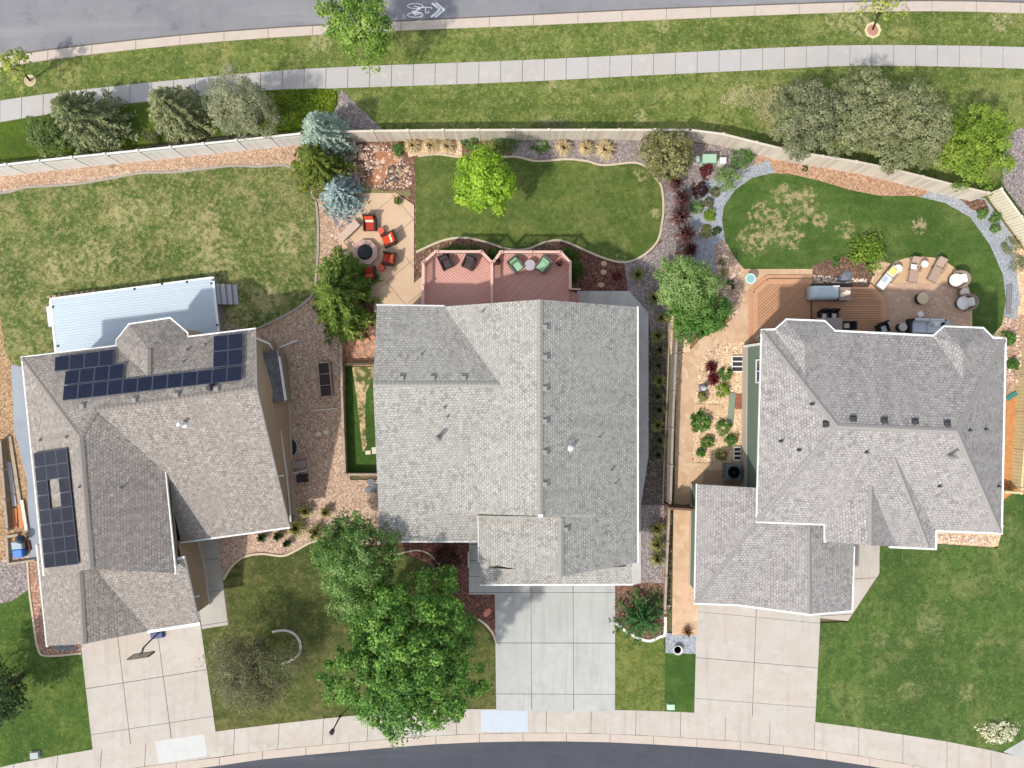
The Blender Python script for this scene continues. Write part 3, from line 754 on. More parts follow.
def on_roof(root, px, py, dflt=3.0):
    """height of the roof surface seen at a pixel"""
    eye = Vector((0, 0, H)); d = (W(px, py, 0) - eye).normalized(); best = None
    for T in ROOFS.get(root.name, []):
        q = intersect_ray_tri(T[0], T[1], T[2], d, eye, True)
        if q is not None and (best is None or q.z > best): best = q.z
    return dflt if best is None else best


def gutter(root, pts, name='gutter', mat=None, w=.11, drop=.13, off=.05):
    b = MB(); P = [W(*p) - root.location for p in pts]
    for i in range(len(P) - 1):
        d = (P[i + 1] - P[i]).normalized() * .03
        b.bar(P[i] - d - Vector((0, 0, drop - .02 - .0006 * i)), P[i + 1] + d - Vector((0, 0, drop - .02 - .0006 * i)), w, drop, 0)
    return b.build(name, mat or WHITE, root)


def caps(root, pts, mat, name='ridge_cap', w=.3, lift=.03):
    """overlapping cap shingles along a ridge or hip"""
    b = MB(); P = [W(*p) - root.location for p in pts]
    for i in range(len(P) - 1):
        a, c = P[i], P[i + 1]; L = (c - a).length; n = max(1, int(L / .24)); d = (c - a) / n
        sd = Vector((-d.y, d.x, 0)).normalized() * w / 2
        for k in range(n):
            p = a + d * k + Vector((0, 0, lift)); q = p + d * .97 + Vector((0, 0, .016)); z = Vector((0, 0, -.075))
            b.face([p - sd + z, q - sd + z, q, p], 0); b.face([p, q, q + sd + z, p + sd + z], 0)
    return b.build(name, mat, root)


def inset(P, d):
    n = len(P); out = []
    sg = 1 if area2(P) > 0 else -1
    for i in range(n):
        a, p, c = P[i - 1], P[i], P[(i + 1) % n]
        e1 = Vector((p.x - a.x, p.y - a.y)).normalized(); e2 = Vector((c.x - p.x, c.y - p.y)).normalized()
        n1 = Vector((-e1.y, e1.x)) * sg; n2 = Vector((-e2.y, e2.x)) * sg
        m = (n1 + n2); m = m / max(.35, m.length_squared) * 2 if m.length > 1e-3 else n1
        out.append(Vector((p.x + m.x * d, p.y + m.y * d, p.z)))
    return out


def walls(root, loop, mat, d=.42, name='wall', found=.35, fmat=None):
    """loop: (px,py,h[,'p']) following the roof edge; walls stand d inside it"""
    o = root.location
    P = [W(*p[:3]) for p in loop]; Q = inset(P, d)
    top = [(-.3 if len(p) > 3 else .02) for p in loop]
    b = MB()
    for i in range(len(Q)):
        a, c = Q[i] - o, Q[(i + 1) % len(Q)] - o
        b.face([Vector((a.x, a.y, 0)), Vector((c.x, c.y, 0)), Vector((c.x, c.y, c.z + top[(i + 1) % len(Q)])), Vector((a.x, a.y, a.z + top[i]))])
    w_ = b.build(name, mat, root)
    if found:
        R = inset(P, d - .04); b = MB(); b.prism([(p.x - o.x, p.y - o.y) for p in R], -.05, found); b.build('foundation', fmat or FOUND, root)
    return Q


def vface(root, pts, mat, name='wall'):
    b = MB(); b.face([W(*p) - root.location for p in pts]); return b.build(name, mat, root)


def box_vent(root, px, py, h, rz=0, mat=None):
    b = MB(); p = W(px, py, on_roof(root, px, py, h)) - root.location
    b.box(p, (.36, .36, .04), rz); b.box(p + Vector((0, 0, .045)), (.26, .26, .11), rz, 0, .04)
    return b.build('roof_vent', mat or VENT, root)


def pipe_vent(root, px, py, h, r=.06, L=.45, mat=None):
    b = MB(); p = W(px, py, on_roof(root, px, py, h)) - root.location
    b.lathe(p + Vector((0, 0, -.15)), [(r * 2.4, 0), (r * 1.6, .2), (r, .24), (r, L + .15), (r * .7, L + .15)], 10)
    return b.build('vent_pipe', mat or PIPE, root)


def window(root, c, u, wd, ht, mat=None, name='window', div=1):
    """window on a wall: c = sill centre (local), u = direction along the wall, faces u x z"""
    u = Vector(u).normalized(); n = u.cross(Vector((0, 0, 1))); z = Vector((0, 0, 1)); c = Vector(c)
    f = MB(); t = .09
    def slab(a0, a1, z0, z1, d0, d1, mb):
        q = [c + u * a + n * d + z * zz for d in (d0, d1) for a, zz in ((a0, z0), (a1, z0), (a1, z1), (a0, z1))]
        mb._rings([q[:4], q[4:]], 0)
    slab(-wd / 2, wd / 2, 0, t, -.02, .07, f); slab(-wd / 2, wd / 2, ht - t, ht, -.02, .07, f)
    slab(-wd / 2, -wd / 2 + t, t, ht - t, -.02, .068, f); slab(wd / 2 - t, wd / 2, t, ht - t, -.02, .068, f)
    for i in range(1, div + 1):
        x = -wd / 2 + wd * i / (div + 1); slab(x - .03, x + .03, t, ht - t, -.02, .06, f)
    fo = f.build(name, mat or WHITE, root)
    g_ = MB(); slab(-wd / 2 + t, wd / 2 - t, t, ht - t, -.02, .03, g_); g_.build('pane', GLASS, fo)
    return fo


def garage_door(root, a, b_, ht=2.3, mat=None):
    """a,b_: ends of the opening at the ground (local)"""
    a = Vector(a); b_ = Vector(b_); m = MB(); u = (b_ - a); n = Vector((u.y, -u.x, 0)).normalized()
    for k in range(4):
        z0 = k * ht / 4
        q = [a + n * .07 + Vector((0, 0, z0 + .01)), b_ + n * .07 + Vector((0, 0, z0 + .01)), b_ + n * .09 + Vector((0, 0, z0 + ht / 4 - .01)), a + n * .09 + Vector((0, 0, z0 + ht / 4 - .01))]
        m.face(q)
    return m.build('garage_door', mat or WHITE, root)


def wall_door(root, a, b_, f0, f1, ht=2.3, mat=None):
    a = Vector((a.x, a.y, 0)); b_ = Vector((b_.x, b_.y, 0))
    return garage_door(root, a.lerp(b_, f0) - root.location, a.lerp(b_, f1) - root.location, ht, mat)


def solar(root, q4, nu, nv, skip=(), lift=.14, mi=None):
    """panels laid out on the quad q4 (corner list of px,py,h) in nu x nv"""
    P = [W(p[0], p[1], on_roof(root, p[0], p[1], p[2])) - root.location for p in q4]
    n = (P[1] - P[0]).cross(P[3] - P[0]).normalized(); n = n if n.z > 0 else -n
    for i in range(nu):
        for j in range(nv):
            if (i, j) in skip: continue
            def at(u, v):
                m = [(q4[0][k] * (1 - u) + q4[1][k] * u) * (1 - v) + (q4[3][k] * (1 - u) + q4[2][k] * u) * v for k in range(2)]
                return W(m[0], m[1], on_roof(root, m[0], m[1], 4)) - root.location + n * lift
            c = [at(i / nu, j / nv), at((i + 1) / nu, j / nv), at((i + 1) / nu, (j + 1) / nv), at(i / nu, (j + 1) / nv)]
            ctr = sum(c, Vector()) / 4; out = [p + (ctr - p).normalized() * .016 for p in c]; inn = [p + (ctr - p).normalized() * .045 for p in c]
            b = MB(); b._rings([[p - n * .04 for p in out], out], 0, True, False)
            for k in range(4): b.face([out[k], out[(k + 1) % 4], inn[(k + 1) % 4], inn[k]])
            fr = b.build('solar_panel', SOL_FRAME, root)
            g_ = MB(); g_.face([p - n * .004 for p in inn]); g_.build('cell_sheet', SOL_GLASS, fr)


SOL_GLASS = tex_mat('solar_glass', srgb(18, 24, 44), [('noise', 4, srgb(28, 36, 60), .45, .7, .6, 4)], rough=.25, spec=.3, space='obj')
SOL_FRAME = plain('solar_frame', srgb(98, 104, 120), .4, .4)

# ---- west house
HW = thing('house', 'brown house with mottled brown grey shingles and two dark solar arrays on its roof', 'house', (W(150, 460).x, W(150, 460).y, 0))
J1 = (80, 436, 6.8); J2 = (96, 410, 6.5); KP = (256, 388, 6.9); M_ = (91, 569, 6.6); V_ = (165, 472, 4.6); Q_ = (175, 573, 4.35); N_ = (44, 575, 3.8)
A_ = (22, 357.5, 4.8); K_ = (255, 329, 4.8)
roof(HW, [[A_, K_, KP, J2, J1], [A_, J1, M_, N_], [J1, J2, V_], [J1, V_, Q_, M_], [J2, KP, (289.5, 527, 2.5), (181, 542, 2.5), V_],
          [(116, 346, 4.82), (116.5, 340, 4.8), (129, 324.5, 4.8), (148, 349, 5.95), (148, 378, 6.05)],
          [(129, 324.5, 4.8), (170, 318.5, 4.8), (148, 349, 5.95)],
          [(170, 318.5, 4.8), (187, 333, 4.8), (187.5, 337.5, 4.82), (148, 378, 6.05), (148, 349, 5.95)]], SH_W)
roof(HW, [[(80, 562, 4.25), (84, 644, 4.25), (47, 646, 2.7), (37, 545, 2.7), (60, 555, 3.5)], [(80, 562, 4.25), (100, 568, 3.8), (148, 631, 2.72), (84, 644, 4.25)],
          [(100, 562, 4.02), (184, 557, 4.0), (199, 623, 2.7), (148, 631, 2.7), (100, 575, 3.8)]], SH_W)
gutter(HW, [(A_[0], A_[1], 4.78), (116.5, 346, 4.78), (117, 340, 4.78), (129.2, 324.3, 4.78), (170, 318, 4.78), (187, 332.6, 4.78), (187.5, 337, 4.78), (255, 328.7, 4.78)])
gutter(HW, [(A_[0], A_[1], 4.77), (30.5, 440, 4.4), (44, 575, 3.77)])
gutter(HW, [(181, 542.5, 2.48), (289.5, 527.5, 2.48)]); gutter(HW, [(165, 472, 4.58), (175.5, 573.5, 4.33)])
gutter(HW, [(148, 631.5, 2.69), (199.5, 623.5, 2.69)], w=.2); gutter(HW, [(184, 557, 3.98), (175, 560, 3.98)]); gutter(HW, [(36.5, 545, 2.68), (47, 646.5, 2.68)], mat=W_TRIM_GREY)
for pts in ([J2, KP], [A_, J1, J2], [J1, M_], [(80, 574, 4.25), (84, 644, 4.25)], [(148, 378, 6.05), (148, 349, 5.95)]):
    caps(HW, pts, SH_W)
QW = walls(HW, [A_, (116, 346, 4.8), (187.5, 337.5, 4.8), K_, KP + ('p',), (289.5, 527, 2.5), (196, 540, 2.5), (186, 545, 2.6), (192, 575, 2.8), (199, 623, 2.7), (148, 631, 2.7), (84, 644, 4.2, 'p'), (47, 646, 2.7), (39, 575, 2.7)], BROWN, .42)
walls(HW, [(116, 346, 4.8), (116.5, 340, 4.8), (129, 324.5, 4.8), (170, 318.5, 4.8), (187, 333, 4.8), (187.5, 345, 4.8), (150, 365, 4.8)], BROWN, .4, found=.2)
vface(HW, [(47, 569, 3.7), (91, 563, 6.4), (172, 567, 4.3), (172, 567, 2.5), (47, 569, 2.5)], TAUPE)
# entry recess wall under the taller wing
vface(HW, [(170, 480, 4.4), (177, 565, 4.2), (181, 565, 1.0), (178, 480, 1.0)], TAUPE)
solar(HW, [(56.5, 358, 3.95), (116, 350, 3.95), (114.5, 366.5, 4.75), (56, 372.5, 4.75)], 4, 1)
solar(HW, [(67, 372, 4.75), (126, 364, 4.75), (124.5, 379.5, 5.45), (65.5, 386, 5.4)], 4, 1)
solar(HW, [(65.3, 386.5, 5.4), (243.5, 366.5, 5.2), (242.5, 381, 5.85), (64, 401.5, 6.0)], 12, 1)
solar(HW, [(214.5, 337.5, 3.9), (244, 334, 3.9), (243.5, 366, 5.18), (214, 369, 5.2)], 2, 2)
solar(HW, [(36, 452.5, 3.75), (69, 447.5, 5.2), (81, 563.5, 5.35), (47, 567.5, 3.75)], 3, 8, {(1, 2), (1, 3)})
for x, y in ((83, 406), (135, 400), (177, 395), (217, 389)): box_vent(HW, x, y, 5.9, .12)
for x, y, h in ((205, 345, 4.1), (183, 362, 4.9), (187, 350, 4.4), (41, 440, 4.3), (67, 437, 5.5), (121, 488, 5.3), (80, 487, 5.85)): pipe_vent(HW, x, y, h, .05, .25, VENT)
pipe_vent(HW, 184, 424, 5.4, .1, .7); pipe_vent(HW, 211, 388, 5.9, .12, .4, DARK)
# bay on the east side with its own little roof
bc = HW.location
roof(HW, [[(263, 351, 3.3), (277, 349.5, 2.8), (284.5, 401, 2.8), (269.5, 404, 3.3)]], shingle('slate_grey_shingle', srgb(118, 118, 118), srgb(98, 98, 99), srgb(74, 74, 75), srgb(134, 134, 134)), .1, 'bay_roof')
gutter(HW, [(279, 357, 2.76), (285.5, 399.5, 2.76)])
b = MB(); b.prism([(W(x, y).x - bc.x, W(x, y).y - bc.y) for x, y in ((262, 350), (287, 354), (292, 402), (270, 404))], 0, 2.45); b.build('bay', TAUPE, HW)
b = MB(); b.tube([W(256, 338, 4.5) - bc, W(269, 343.5, 3.6) - bc, W(272.5, 349, 2.6) - bc, W(273, 350, .15) - bc, W(297, 340.5, .12) - bc], .05, 6); b.build('downspout', WHITE, HW)
b = MB(); b.tube([W(275.5, 477, 2.9) - bc, W(283, 475.5, 2.6) - bc, W(284, 476, .2) - bc, W(307, 470, .15) - bc], .05, 6); b.build('downspout', WHITE, HW)
b = MB(); b.tube([W(195, 597, 2.9) - bc, W(199, 596, 2.6) - bc, W(199, 596, .2) - bc, W(207, 591, .15) - bc], .045, 6); b.build('downspout', WHITE, HW)
window(HW, W(256.5, 356, 2.9) - bc + Vector((.05, 0, 0)), (.12, 1, 0), 1.0, 1.15)
# pipes and boxes along the east wall
b = MB(); b.tube([W(277, 408, 2.2) - bc, W(283, 450, 1.6) - bc, W(287, 520, 1.3) - bc], .05, 6); b.tube([W(280, 430, 2.0) - bc, W(286, 470, 1.5) - bc, W(291, 522, 1.2) - bc], .06, 6); b.build('conduit', W_TRIM_GREY, HW)
b = MB()
for x, y, z in ((279, 410, 1.6), (281, 428, 1.2), (284, 462, 1.0)):
    b = MB(); b.box(W(x, y, z) - bc, (.4, .35, .5), .1, 0, .03)
    b.build('meter_box', plain('meter_grey', srgb(150, 152, 156)), HW)
b = MB(); b.prism([(W(x, y).x - bc.x, W(x, y).y - bc.y) for x, y in ((283, 480), (290, 480), (293, 523), (286, 525))], 0, 1.5); b.build('utility_cabinet', plain('pale_blue_metal', srgb(168, 178, 190)), HW)
wall_door(HW, QW[10], QW[9], .12, .94)

# ---- middle house
HM = thing('house', 'pale grey shingle house with red brown decks behind it, between the two other houses', 'house', (W(508, 440).x, W(508, 440).y, 0))
e = 4.2
roof(HM, [[(377, 305.5, e), (444, 306.5, e), (500.5, 384.5, 6.25), (373, 384.5, 6.25)],
          [(373, 384.5, 6.25), (500.5, 384.5, 6.25), (441, 513, 4.15), (478, 513, 4.08), (478.5, 541, 3.82), (380, 541, 3.82)],
          [(444, 306.5, e), (540, 299.5, 7.55), (540.5, 516, 7.55), (441, 513, 4.15), (500.5, 384.5, 6.25)],
          [(540, 299.5, 7.55), (637, 307, e), (637, 515, e), (561, 517, 6.8), (540.5, 516, 7.55)],
          [(637, 515, e), (637.5, 562.5, e), (561, 577, 6.82), (561, 517, 6.8)],
          [(478.5, 515.5, e), (561, 517, 6.82), (561, 577, 6.82), (479, 562.5, e)]], SH_M, fmat=W_TRIM_GREY)
roof(HM, [[(480, 560, 4.45), (632, 560, 4.45), (632.5, 584, 3.9), (480.5, 584.5, 3.9)]], SH_M, .14, fmat=WHITE)
gutter(HM, [(637.6, 307, 4.18), (637.8, 562, 4.18)]); gutter(HM, [(480.5, 584.8, 3.88), (632.5, 584.3, 3.88)]); gutter(HM, [(478.5, 516, 4.18), (478.8, 561, 4.18)], mat=W_TRIM_GREY); gutter(HM, [(380, 541.5, 3.8), (478, 541.5, 3.8)], mat=W_TRIM_GREY)
gutter(HM, [(377, 305, 4.18), (444, 306, 4.18)], mat=W_TRIM_GREY, w=.1)
for pts in ([(373, 384.5, 6.25), (499, 384.5, 6.25)], [(540, 299.5, 7.55), (540.5, 515, 7.55)], [(561, 517.5, 6.82), (561, 577, 6.82)]): caps(HM, pts, SH_M, w=.3)
QM = walls(HM, [(377, 305.5, e), (444, 306.5, e), (540, 299.5, 7.55, 'p'), (637, 307, e), (637.5, 562.5, e), (637, 578, 3.9), (480, 578, 3.9), (479, 543, 3.8), (430, 540, 3.82), (380, 540, 3.82), (373, 384.5, 6.25, 'p')], TAUPE, .45)
vface(HM, [(445, 511.5, 4.15), (540.5, 511.5, 7.45), (561, 512.5, 6.75), (480, 511.5, 4.1)], TAUPE)
vface(HM, [(484, 568, 4.15), (561, 571, 6.7), (632, 566, 4.15)], TAUPE)
for x in (404, 435, 466.2): box_vent(HM, x - 2, 378, 4.9)
for y in (327, 357, 388.2, 421, 452, 484): box_vent(HM, 545, y, 6.2)
box_vent(HM, 566, 529, 5.5)
for x, y, h in ((421, 355, 5.5), (447, 417, 5.7), (444, 408, 5.8), (482, 312, 5.5), (599, 438, 5.5), (611, 471, 5.1), (615, 484, 5)): pipe_vent(HM, x, y, h, .05, .3, VENT)
pipe_vent(HM, 570, 448, 5.4, .1, .4); pipe_vent(HM, 438, 438, 4.2, .12, .9, VENT)
wall_door(HM, QM[6], QM[5], .13, .74, 2.3, TAUPE)
b = MB(); b.bar(W(540.5, 514, 7.56) - HM.location, W(540.5, 517, 7.56) - HM.location, .25, .06); b.build('ridge_end', WHITE, HM)

# ---- east house
HE = thing('house', 'green sided house with mid grey hip roof edged in white gutters', 'house', (W(850, 460).x, W(850, 460).y, 0))
E = 5.2; EF = 4.6; R = 7.4
TL, TR, BR, BL = (762, 330, E), (1005, 339, E), (1001, 533, EF), (757, 521.5, EF); RL, RR = (838, 426, R), (957, 431, R)
AP = (894, 457, 6.45)
roof(HE, [[TL, TR, RR, RL], [TL, RL, BL], [TR, BR, RR], [BL, RL, RR, BR, (936, 530.5, EF), AP, (825, 524, EF)],
          [(825, 524, EF), (825.5, 541.5, EF), (871, 545.5, 5.75), (871.5, 486, 5.85), AP],
          [(871.5, 486, 5.85), (871, 545.5, 5.75), (896, 546.5, EF + .02)],
          [AP, (871.5, 486, 5.85), (896, 546.5, EF + .02), (929, 548.3, EF)],
          [AP, (929, 548.3, EF), (935.5, 548.5, EF), (936, 530.5, EF)],
          [(775.5, 329.5, E + .02), (786.5, 320, E), (805, 345, E + .95), (805, 372, E + 1.0)], [(786.5, 320, E), (824.5, 321.5, E), (805, 345, E + .95)], [(824.5, 321.5, E), (834.5, 331, E + .02), (805, 372, E + 1.0), (805, 345, E + .95)],
          [(934, 336, E + .02), (944, 327, E), (963, 350, E + .95), (963, 380, E + 1.0)], [(944, 327, E), (983, 328.5, E), (963, 350, E + .95)], [(983, 328.5, E), (992.5, 338, E + .02), (963, 380, E + 1.0), (963, 350, E + .95)]], SH_E)
roof(HE, [[(697, 484.5, 2.9), (757.5, 488, 3.95), (757.5, 522, 3.95), (695, 603, 2.9)], [(695, 603, 2.9), (757.5, 522, 3.95), (800, 523, 3.95), (738, 604.5, 2.9)],
          [(738, 604.5, 2.9), (800, 523, 3.95), (809.5, 518, 4.0), (809.5, 614, 4.1)], [(809.5, 614, 4.1), (809.5, 518, 4.0), (855, 520, 3.2), (851.5, 610.5, 3.2)]], SH_E, name='garage_roof')
TLg = (762, 330, E - .02)
gutter(HE, [(757, 521.5, EF - .02), (762, 330, E - .02), (775.5, 329.3, E - .02), (786.5, 319.5, E - .02), (824.5, 321, E - .02), (834.5, 330.8, E - .02), (934, 335.7, E - .02), (944, 326.5, E - .02), (983, 328, E - .02), (992.5, 337.5, E - .02), (1005.5, 338.8, E - .02), (1001.5, 533.5, EF - .02), (936, 531, EF - .02), (935.8, 549, EF - .02), (890, 547, EF - .02)])
gutter(HE, [(757, 522, EF - .02), (825, 524.5, EF - .02), (825.3, 542, EF - .02)])
gutter(HE, [(697, 484.5, 2.88), (694.8, 603.5, 2.88), (738, 605, 2.88), (809.5, 614.8, 4.08), (851.8, 611, 3.18)]); gutter(HE, [(852, 611, 3.18), (854, 547, 3.18)])
for pts in ([RL, RR], [TL, RL], [BL, RL], [RR, BR], [RR, TR], [(871.5, 486, 5.85), (871, 545, 5.75)], [AP, (929, 548, EF)]): caps(HE, pts, SH_E)
caps(HE, [(695, 603, 2.9), (757.5, 522, 3.95)], SH_E); caps(HE, [(809.5, 525, 4.0), (809.5, 614, 4.1)], SH_E)
QE = walls(HE, [TL, (805, 334, E), (963, 337, E), TR, BR, (936, 530.5, EF), (935.5, 548.5, EF), (880, 546, EF), (825.5, 541.5, EF), (825, 524, EF), BL], GREEN, .62, found=1.0, fmat=FOUND)
walls(HE, [(775.5, 329.5, E), (786.5, 320, E), (824.5, 321.5, E), (834.5, 331, E), (830, 345, E), (780, 345, E)], GREEN, .5, found=.9)
walls(HE, [(934, 336, E), (944, 327, E), (983, 328.5, E), (992.5, 338, E), (985, 350, E), (940, 350, E)], GREEN, .5, found=.9)
QG = walls(HE, [(697, 484.5, 2.9), (757.5, 488, 3.3), (852, 530, 3.2), (851.5, 610.5, 3.1), (809.5, 614, 4.05, 'p'), (738, 604.5, 2.9), (695, 603, 2.9)], GREEN, .35)
for x, y in ((826, 424), (853, 419), (884, 421), (915, 422), (947, 424)): box_vent(HE, x, y, 6.5, .05, DARK)
for x, y, h in ((781, 441, 4.9), (799, 450, 5.4), (812, 404, 5.9), (866, 452, 6.0), (939, 486, 5.3), (985, 429, 5.3), (969, 430, 6.2), (998, 486, 4.3)): pipe_vent(HE, x, y, h, .05, .25, DARK)
pipe_vent(HE, 948, 456, 5.8, .1, .8, VENT)
wx = (QE[0] + QE[-1]) / 2
p0, p1 = QE[0] - HE.location, QE[-1] - HE.location
cw = p0.lerp(p1, .165); window(HE, (cw.x, cw.y, 2.6), Vector((p1.x - p0.x, p1.y - p0.y, 0)), 1.4, 1.15, div=1)
b = MB(); 
for f in (.0, ): b.bar((p0.x - .06, p0.y - .05, 0), (p0.x - .06, p0.y - .05, E - .2), .02, .02)
b.box((p0.x - .02, p0.y + .02, .4), (.14, .14, E - .6)); b.build('corner_trim', WHITE, HE)
wall_door(HE, QG[5], QG[4], .08, .92)
# ------------------------------------------------------------------ trees and plants
L_maple = leaf_mat('maple_leaf', srgb(58, 96, 36), srgb(88, 130, 48), srgb(148, 184, 80))
L_mid = leaf_mat('mid_green_leaf', srgb(72, 106, 44), srgb(104, 138, 64), srgb(152, 176, 106))
L_lime = leaf_mat('lime_leaf', srgb(104, 142, 30), srgb(140, 176, 42), srgb(184, 206, 76))
L_bright = leaf_mat('bright_green_leaf', srgb(86, 122, 40), srgb(116, 148, 56), srgb(160, 178, 88))
L_yellow = leaf_mat('yellow_green_leaf', srgb(130, 150, 50), srgb(164, 172, 76), srgb(196, 194, 112))
L_olive = leaf_mat('olive_leaf', srgb(108, 116, 76), srgb(140, 144, 102), srgb(176, 174, 130))
L_olive2 = leaf_mat('grey_olive_leaf', srgb(98, 106, 74), srgb(126, 130, 94), srgb(160, 160, 120))
L_chart = leaf_mat('chartreuse_leaf', srgb(96, 126, 36), srgb(126, 152, 50), srgb(166, 180, 80))
L_dark = leaf_mat('dark_green_leaf', srgb(50, 72, 32), srgb(68, 92, 42), srgb(98, 118, 60))
L_silver = leaf_mat('silver_leaf', srgb(120, 124, 94), srgb(150, 152, 116), srgb(186, 184, 146))
L_apple = leaf_mat('apple_leaf', srgb(92, 122, 56), srgb(128, 156, 84), srgb(174, 192, 126))
L_russet = leaf_mat('russet_green_leaf', srgb(98, 92, 54), srgb(132, 132, 80), srgb(168, 164, 112))
L_green = leaf_mat('plain_green_leaf', srgb(66, 104, 40), srgb(88, 128, 52), srgb(120, 156, 74))
L_grey = leaf_mat('grey_green_leaf', srgb(84, 86, 58), srgb(112, 112, 78), srgb(150, 146, 108))
L_red = leaf_mat('dark_red_leaf', srgb(78, 28, 30), srgb(108, 40, 40), srgb(132, 62, 56))
L_plum = leaf_mat('plum_twig_leaf', srgb(84, 54, 54), srgb(118, 82, 78), srgb(178, 146, 138))
L_straw = leaf_mat('straw_blade', srgb(190, 168, 122), srgb(214, 194, 150), srgb(232, 218, 182))
L_sage = leaf_mat('sage_blade', srgb(112, 116, 60), srgb(146, 146, 84), srgb(184, 180, 118))
L_cream = leaf_mat('cream_blossom', srgb(212, 204, 168), srgb(232, 226, 198), srgb(246, 242, 224))
N_dark = leaf_mat('pine_needle', srgb(98, 108, 70), srgb(130, 138, 92), srgb(168, 170, 126), .6, .1)
N_grey = leaf_mat('grey_pine_needle', srgb(108, 116, 76), srgb(140, 144, 98), srgb(176, 174, 128), .6, .1)
N_blue = leaf_mat('blue_spruce_needle', srgb(122, 142, 138), srgb(156, 174, 170), srgb(190, 204, 198), .6, .1)
N_silver = leaf_mat('silver_spruce_needle', srgb(128, 148, 130), srgb(160, 178, 158), srgb(198, 208, 190), .6, .1)
N_gold = leaf_mat('golden_green_needle', srgb(78, 92, 30), srgb(104, 118, 42), srgb(140, 148, 62), .6, .15)
N_bright = leaf_mat('drooping_green_needle', srgb(66, 92, 26), srgb(98, 122, 42), srgb(160, 168, 80), .6, .2)

tree('broad bright green maple covering the front lawn beside the middle driveway', 410, 653, 81, 5.2, 9.0, L_maple, 420, 62, .44, .18, 'maple_tree', rypx=87, base=(412, 640), tr=.22, fill=.45, lobes=.14)
tree('mid green round tree behind the broad maple, against the middle house corner', 358, 563, 45, 4.0, 6.8, L_mid, 210, 66, .42, .14, rypx=54, base=(362, 552))
tree('bright lime round tree alone on the middle back lawn', 484, 183, 33, 3.2, 5.2, L_lime, 120, 44, .42, .18, base=(487, 205), lobes=.1)
tree('fresh green street tree overhanging the bike lane marking', 360, 25, 39, 4.2, 6.8, L_bright, 120, 46, .5, .18, name='street_tree', rypx=33, base=(372, 56), lobes=.28, fill=.5)
tree('thin yellowish young street tree at the upper left corner', 15, 63, 20, 2.6, 4.0, L_yellow, 26, 16, .38, .2, name='street_tree', base=(30, 81), lobes=.3, fill=.6, tr=.06, group=None)
tree('thin pale young street tree with a bare mulch ring at the upper right', 881, 6, 27, 2.6, 4.2, L_yellow, 20, 13, .45, .17, name='street_tree', rypx=14, base=(873, 30), lobes=.35, fill=.7, tr=.06)
tree('grey olive tree leftmost of the three behind the cream fence', 806, 120, 38, 2.8, 5.0, L_olive2, 190, 48, .33, .13, name='olive_tree', rypx=39, group='olive trees behind the fence', lobes=.12)
tree('pale olive tree in the middle of the three, nearest the upper sidewalk', 855, 114, 36, 3.0, 5.6, L_olive, 200, 48, .33, .13, name='olive_tree', rypx=43, group='olive trees behind the fence', lobes=.12)
tree('widest olive tree of the three, between its neighbours and the yellow green tree', 904, 130, 44, 3.0, 5.4, L_olive, 240, 48, .34, .13, name='olive_tree', rypx=44, group='olive trees behind the fence', lobes=.12)
tree('yellow green leafy tree at the bend of the cream fence', 970, 147, 39, 2.8, 5.0, L_chart, 170, 44, .38, .15, rypx=38, lobes=.16)
tree('mottled russet green small tree by the fence and green utility box', 666, 156, 28, 2.0, 3.4, L_russet, 120, 34, .34, .16, name='small_tree', lobes=.12)
tree('two toned green tree between the middle house and the tan path', 686, 284, 34, 2.6, 4.4, L_apple, 150, 50, .38, .13, rypx=29, lobes=.15)
tree('darker leafy green tree touching the pale one beside the tan path', 697, 314, 34, 2.0, 3.4, L_green, 140, 46, .34, .15, rypx=27, lobes=.15)
tree('sparse grey green tree with a broken edging ring on the olive front lawn', 251, 668, 46, 2.6, 4.2, L_grey, 260, 60, .5, .13, name='sparse_tree', rypx=44, lobes=.2, fill=.7, aspect=.4, bark=plain('pale_bark', srgb(120, 116, 104), .9))
tree('dark green tree cut by the left edge above the corner lawn', -8, 694, 32, 2.6, 4.6, L_dark, 110, 32, .5, .2, rypx=40)
tree('light silvery green tree rightmost of the row behind the left fence', 243, 108, 35, 2.6, 5.0, L_silver, 200, 44, .34, .13, name='silvery_tree', rypx=33, lobes=.15, aspect=.4)
conifer('broad dark pine second from the left behind the left fence', 88, 122, 37, 4.6, N_dark, 'pine_tree', tiers=12, br=16, needle=.32, wd=.09, dens=9, steps=9)
tree('bushy green tree at the left end of the row, against the broad dark pine', 52, 137, 21, 1.6, 3.0, leaf_mat('warm_green_leaf', srgb(80, 100, 46), srgb(104, 122, 62), srgb(142, 154, 90)), 70, 30, .36, .15, name='small_tree')
conifer('grey green pine between the broad dark pine and the silvery tree', 178, 114, 31, 4.4, N_grey, 'pine_tree', tiers=12, br=16, needle=.3, wd=.09, dens=9, steps=8)
conifer('silvery spruce straddling the fence above the blue spruce', 325, 137, 27, 4.6, N_silver, 'spruce_tree', tiers=14, br=19, needle=.26, wd=.085, dens=9)
conifer('golden green conifer between the silvery and the blue spruce', 320, 166, 32, 3.6, N_gold, 'conifer_tree', tiers=12, br=16, needle=.27, wd=.085, dens=10)
conifer('pale blue spruce at the upper left corner of the fire pit patio', 341, 195, 22, 2.6, N_blue, 'spruce_tree', tiers=12, br=18, needle=.22, wd=.085, dens=9)
conifer('tall drooping bright green conifer by the house between gravel yard and fire pit', 341, 296, 33, 4.8, N_bright, 'drooping_conifer', rypx=51, tiers=14, br=15, needle=.46, wd=.11, dens=10, steps=8, droop=.3)
conifer('spreading green juniper in the bed beside the middle driveway', 641, 617, 27, 1.5, leaf_mat('juniper_needle', srgb(44, 84, 36), srgb(66, 106, 48), srgb(102, 138, 74), .6, .15), 'juniper', cat='shrub', tiers=8, br=12, needle=.26, wd=.07, dens=6)

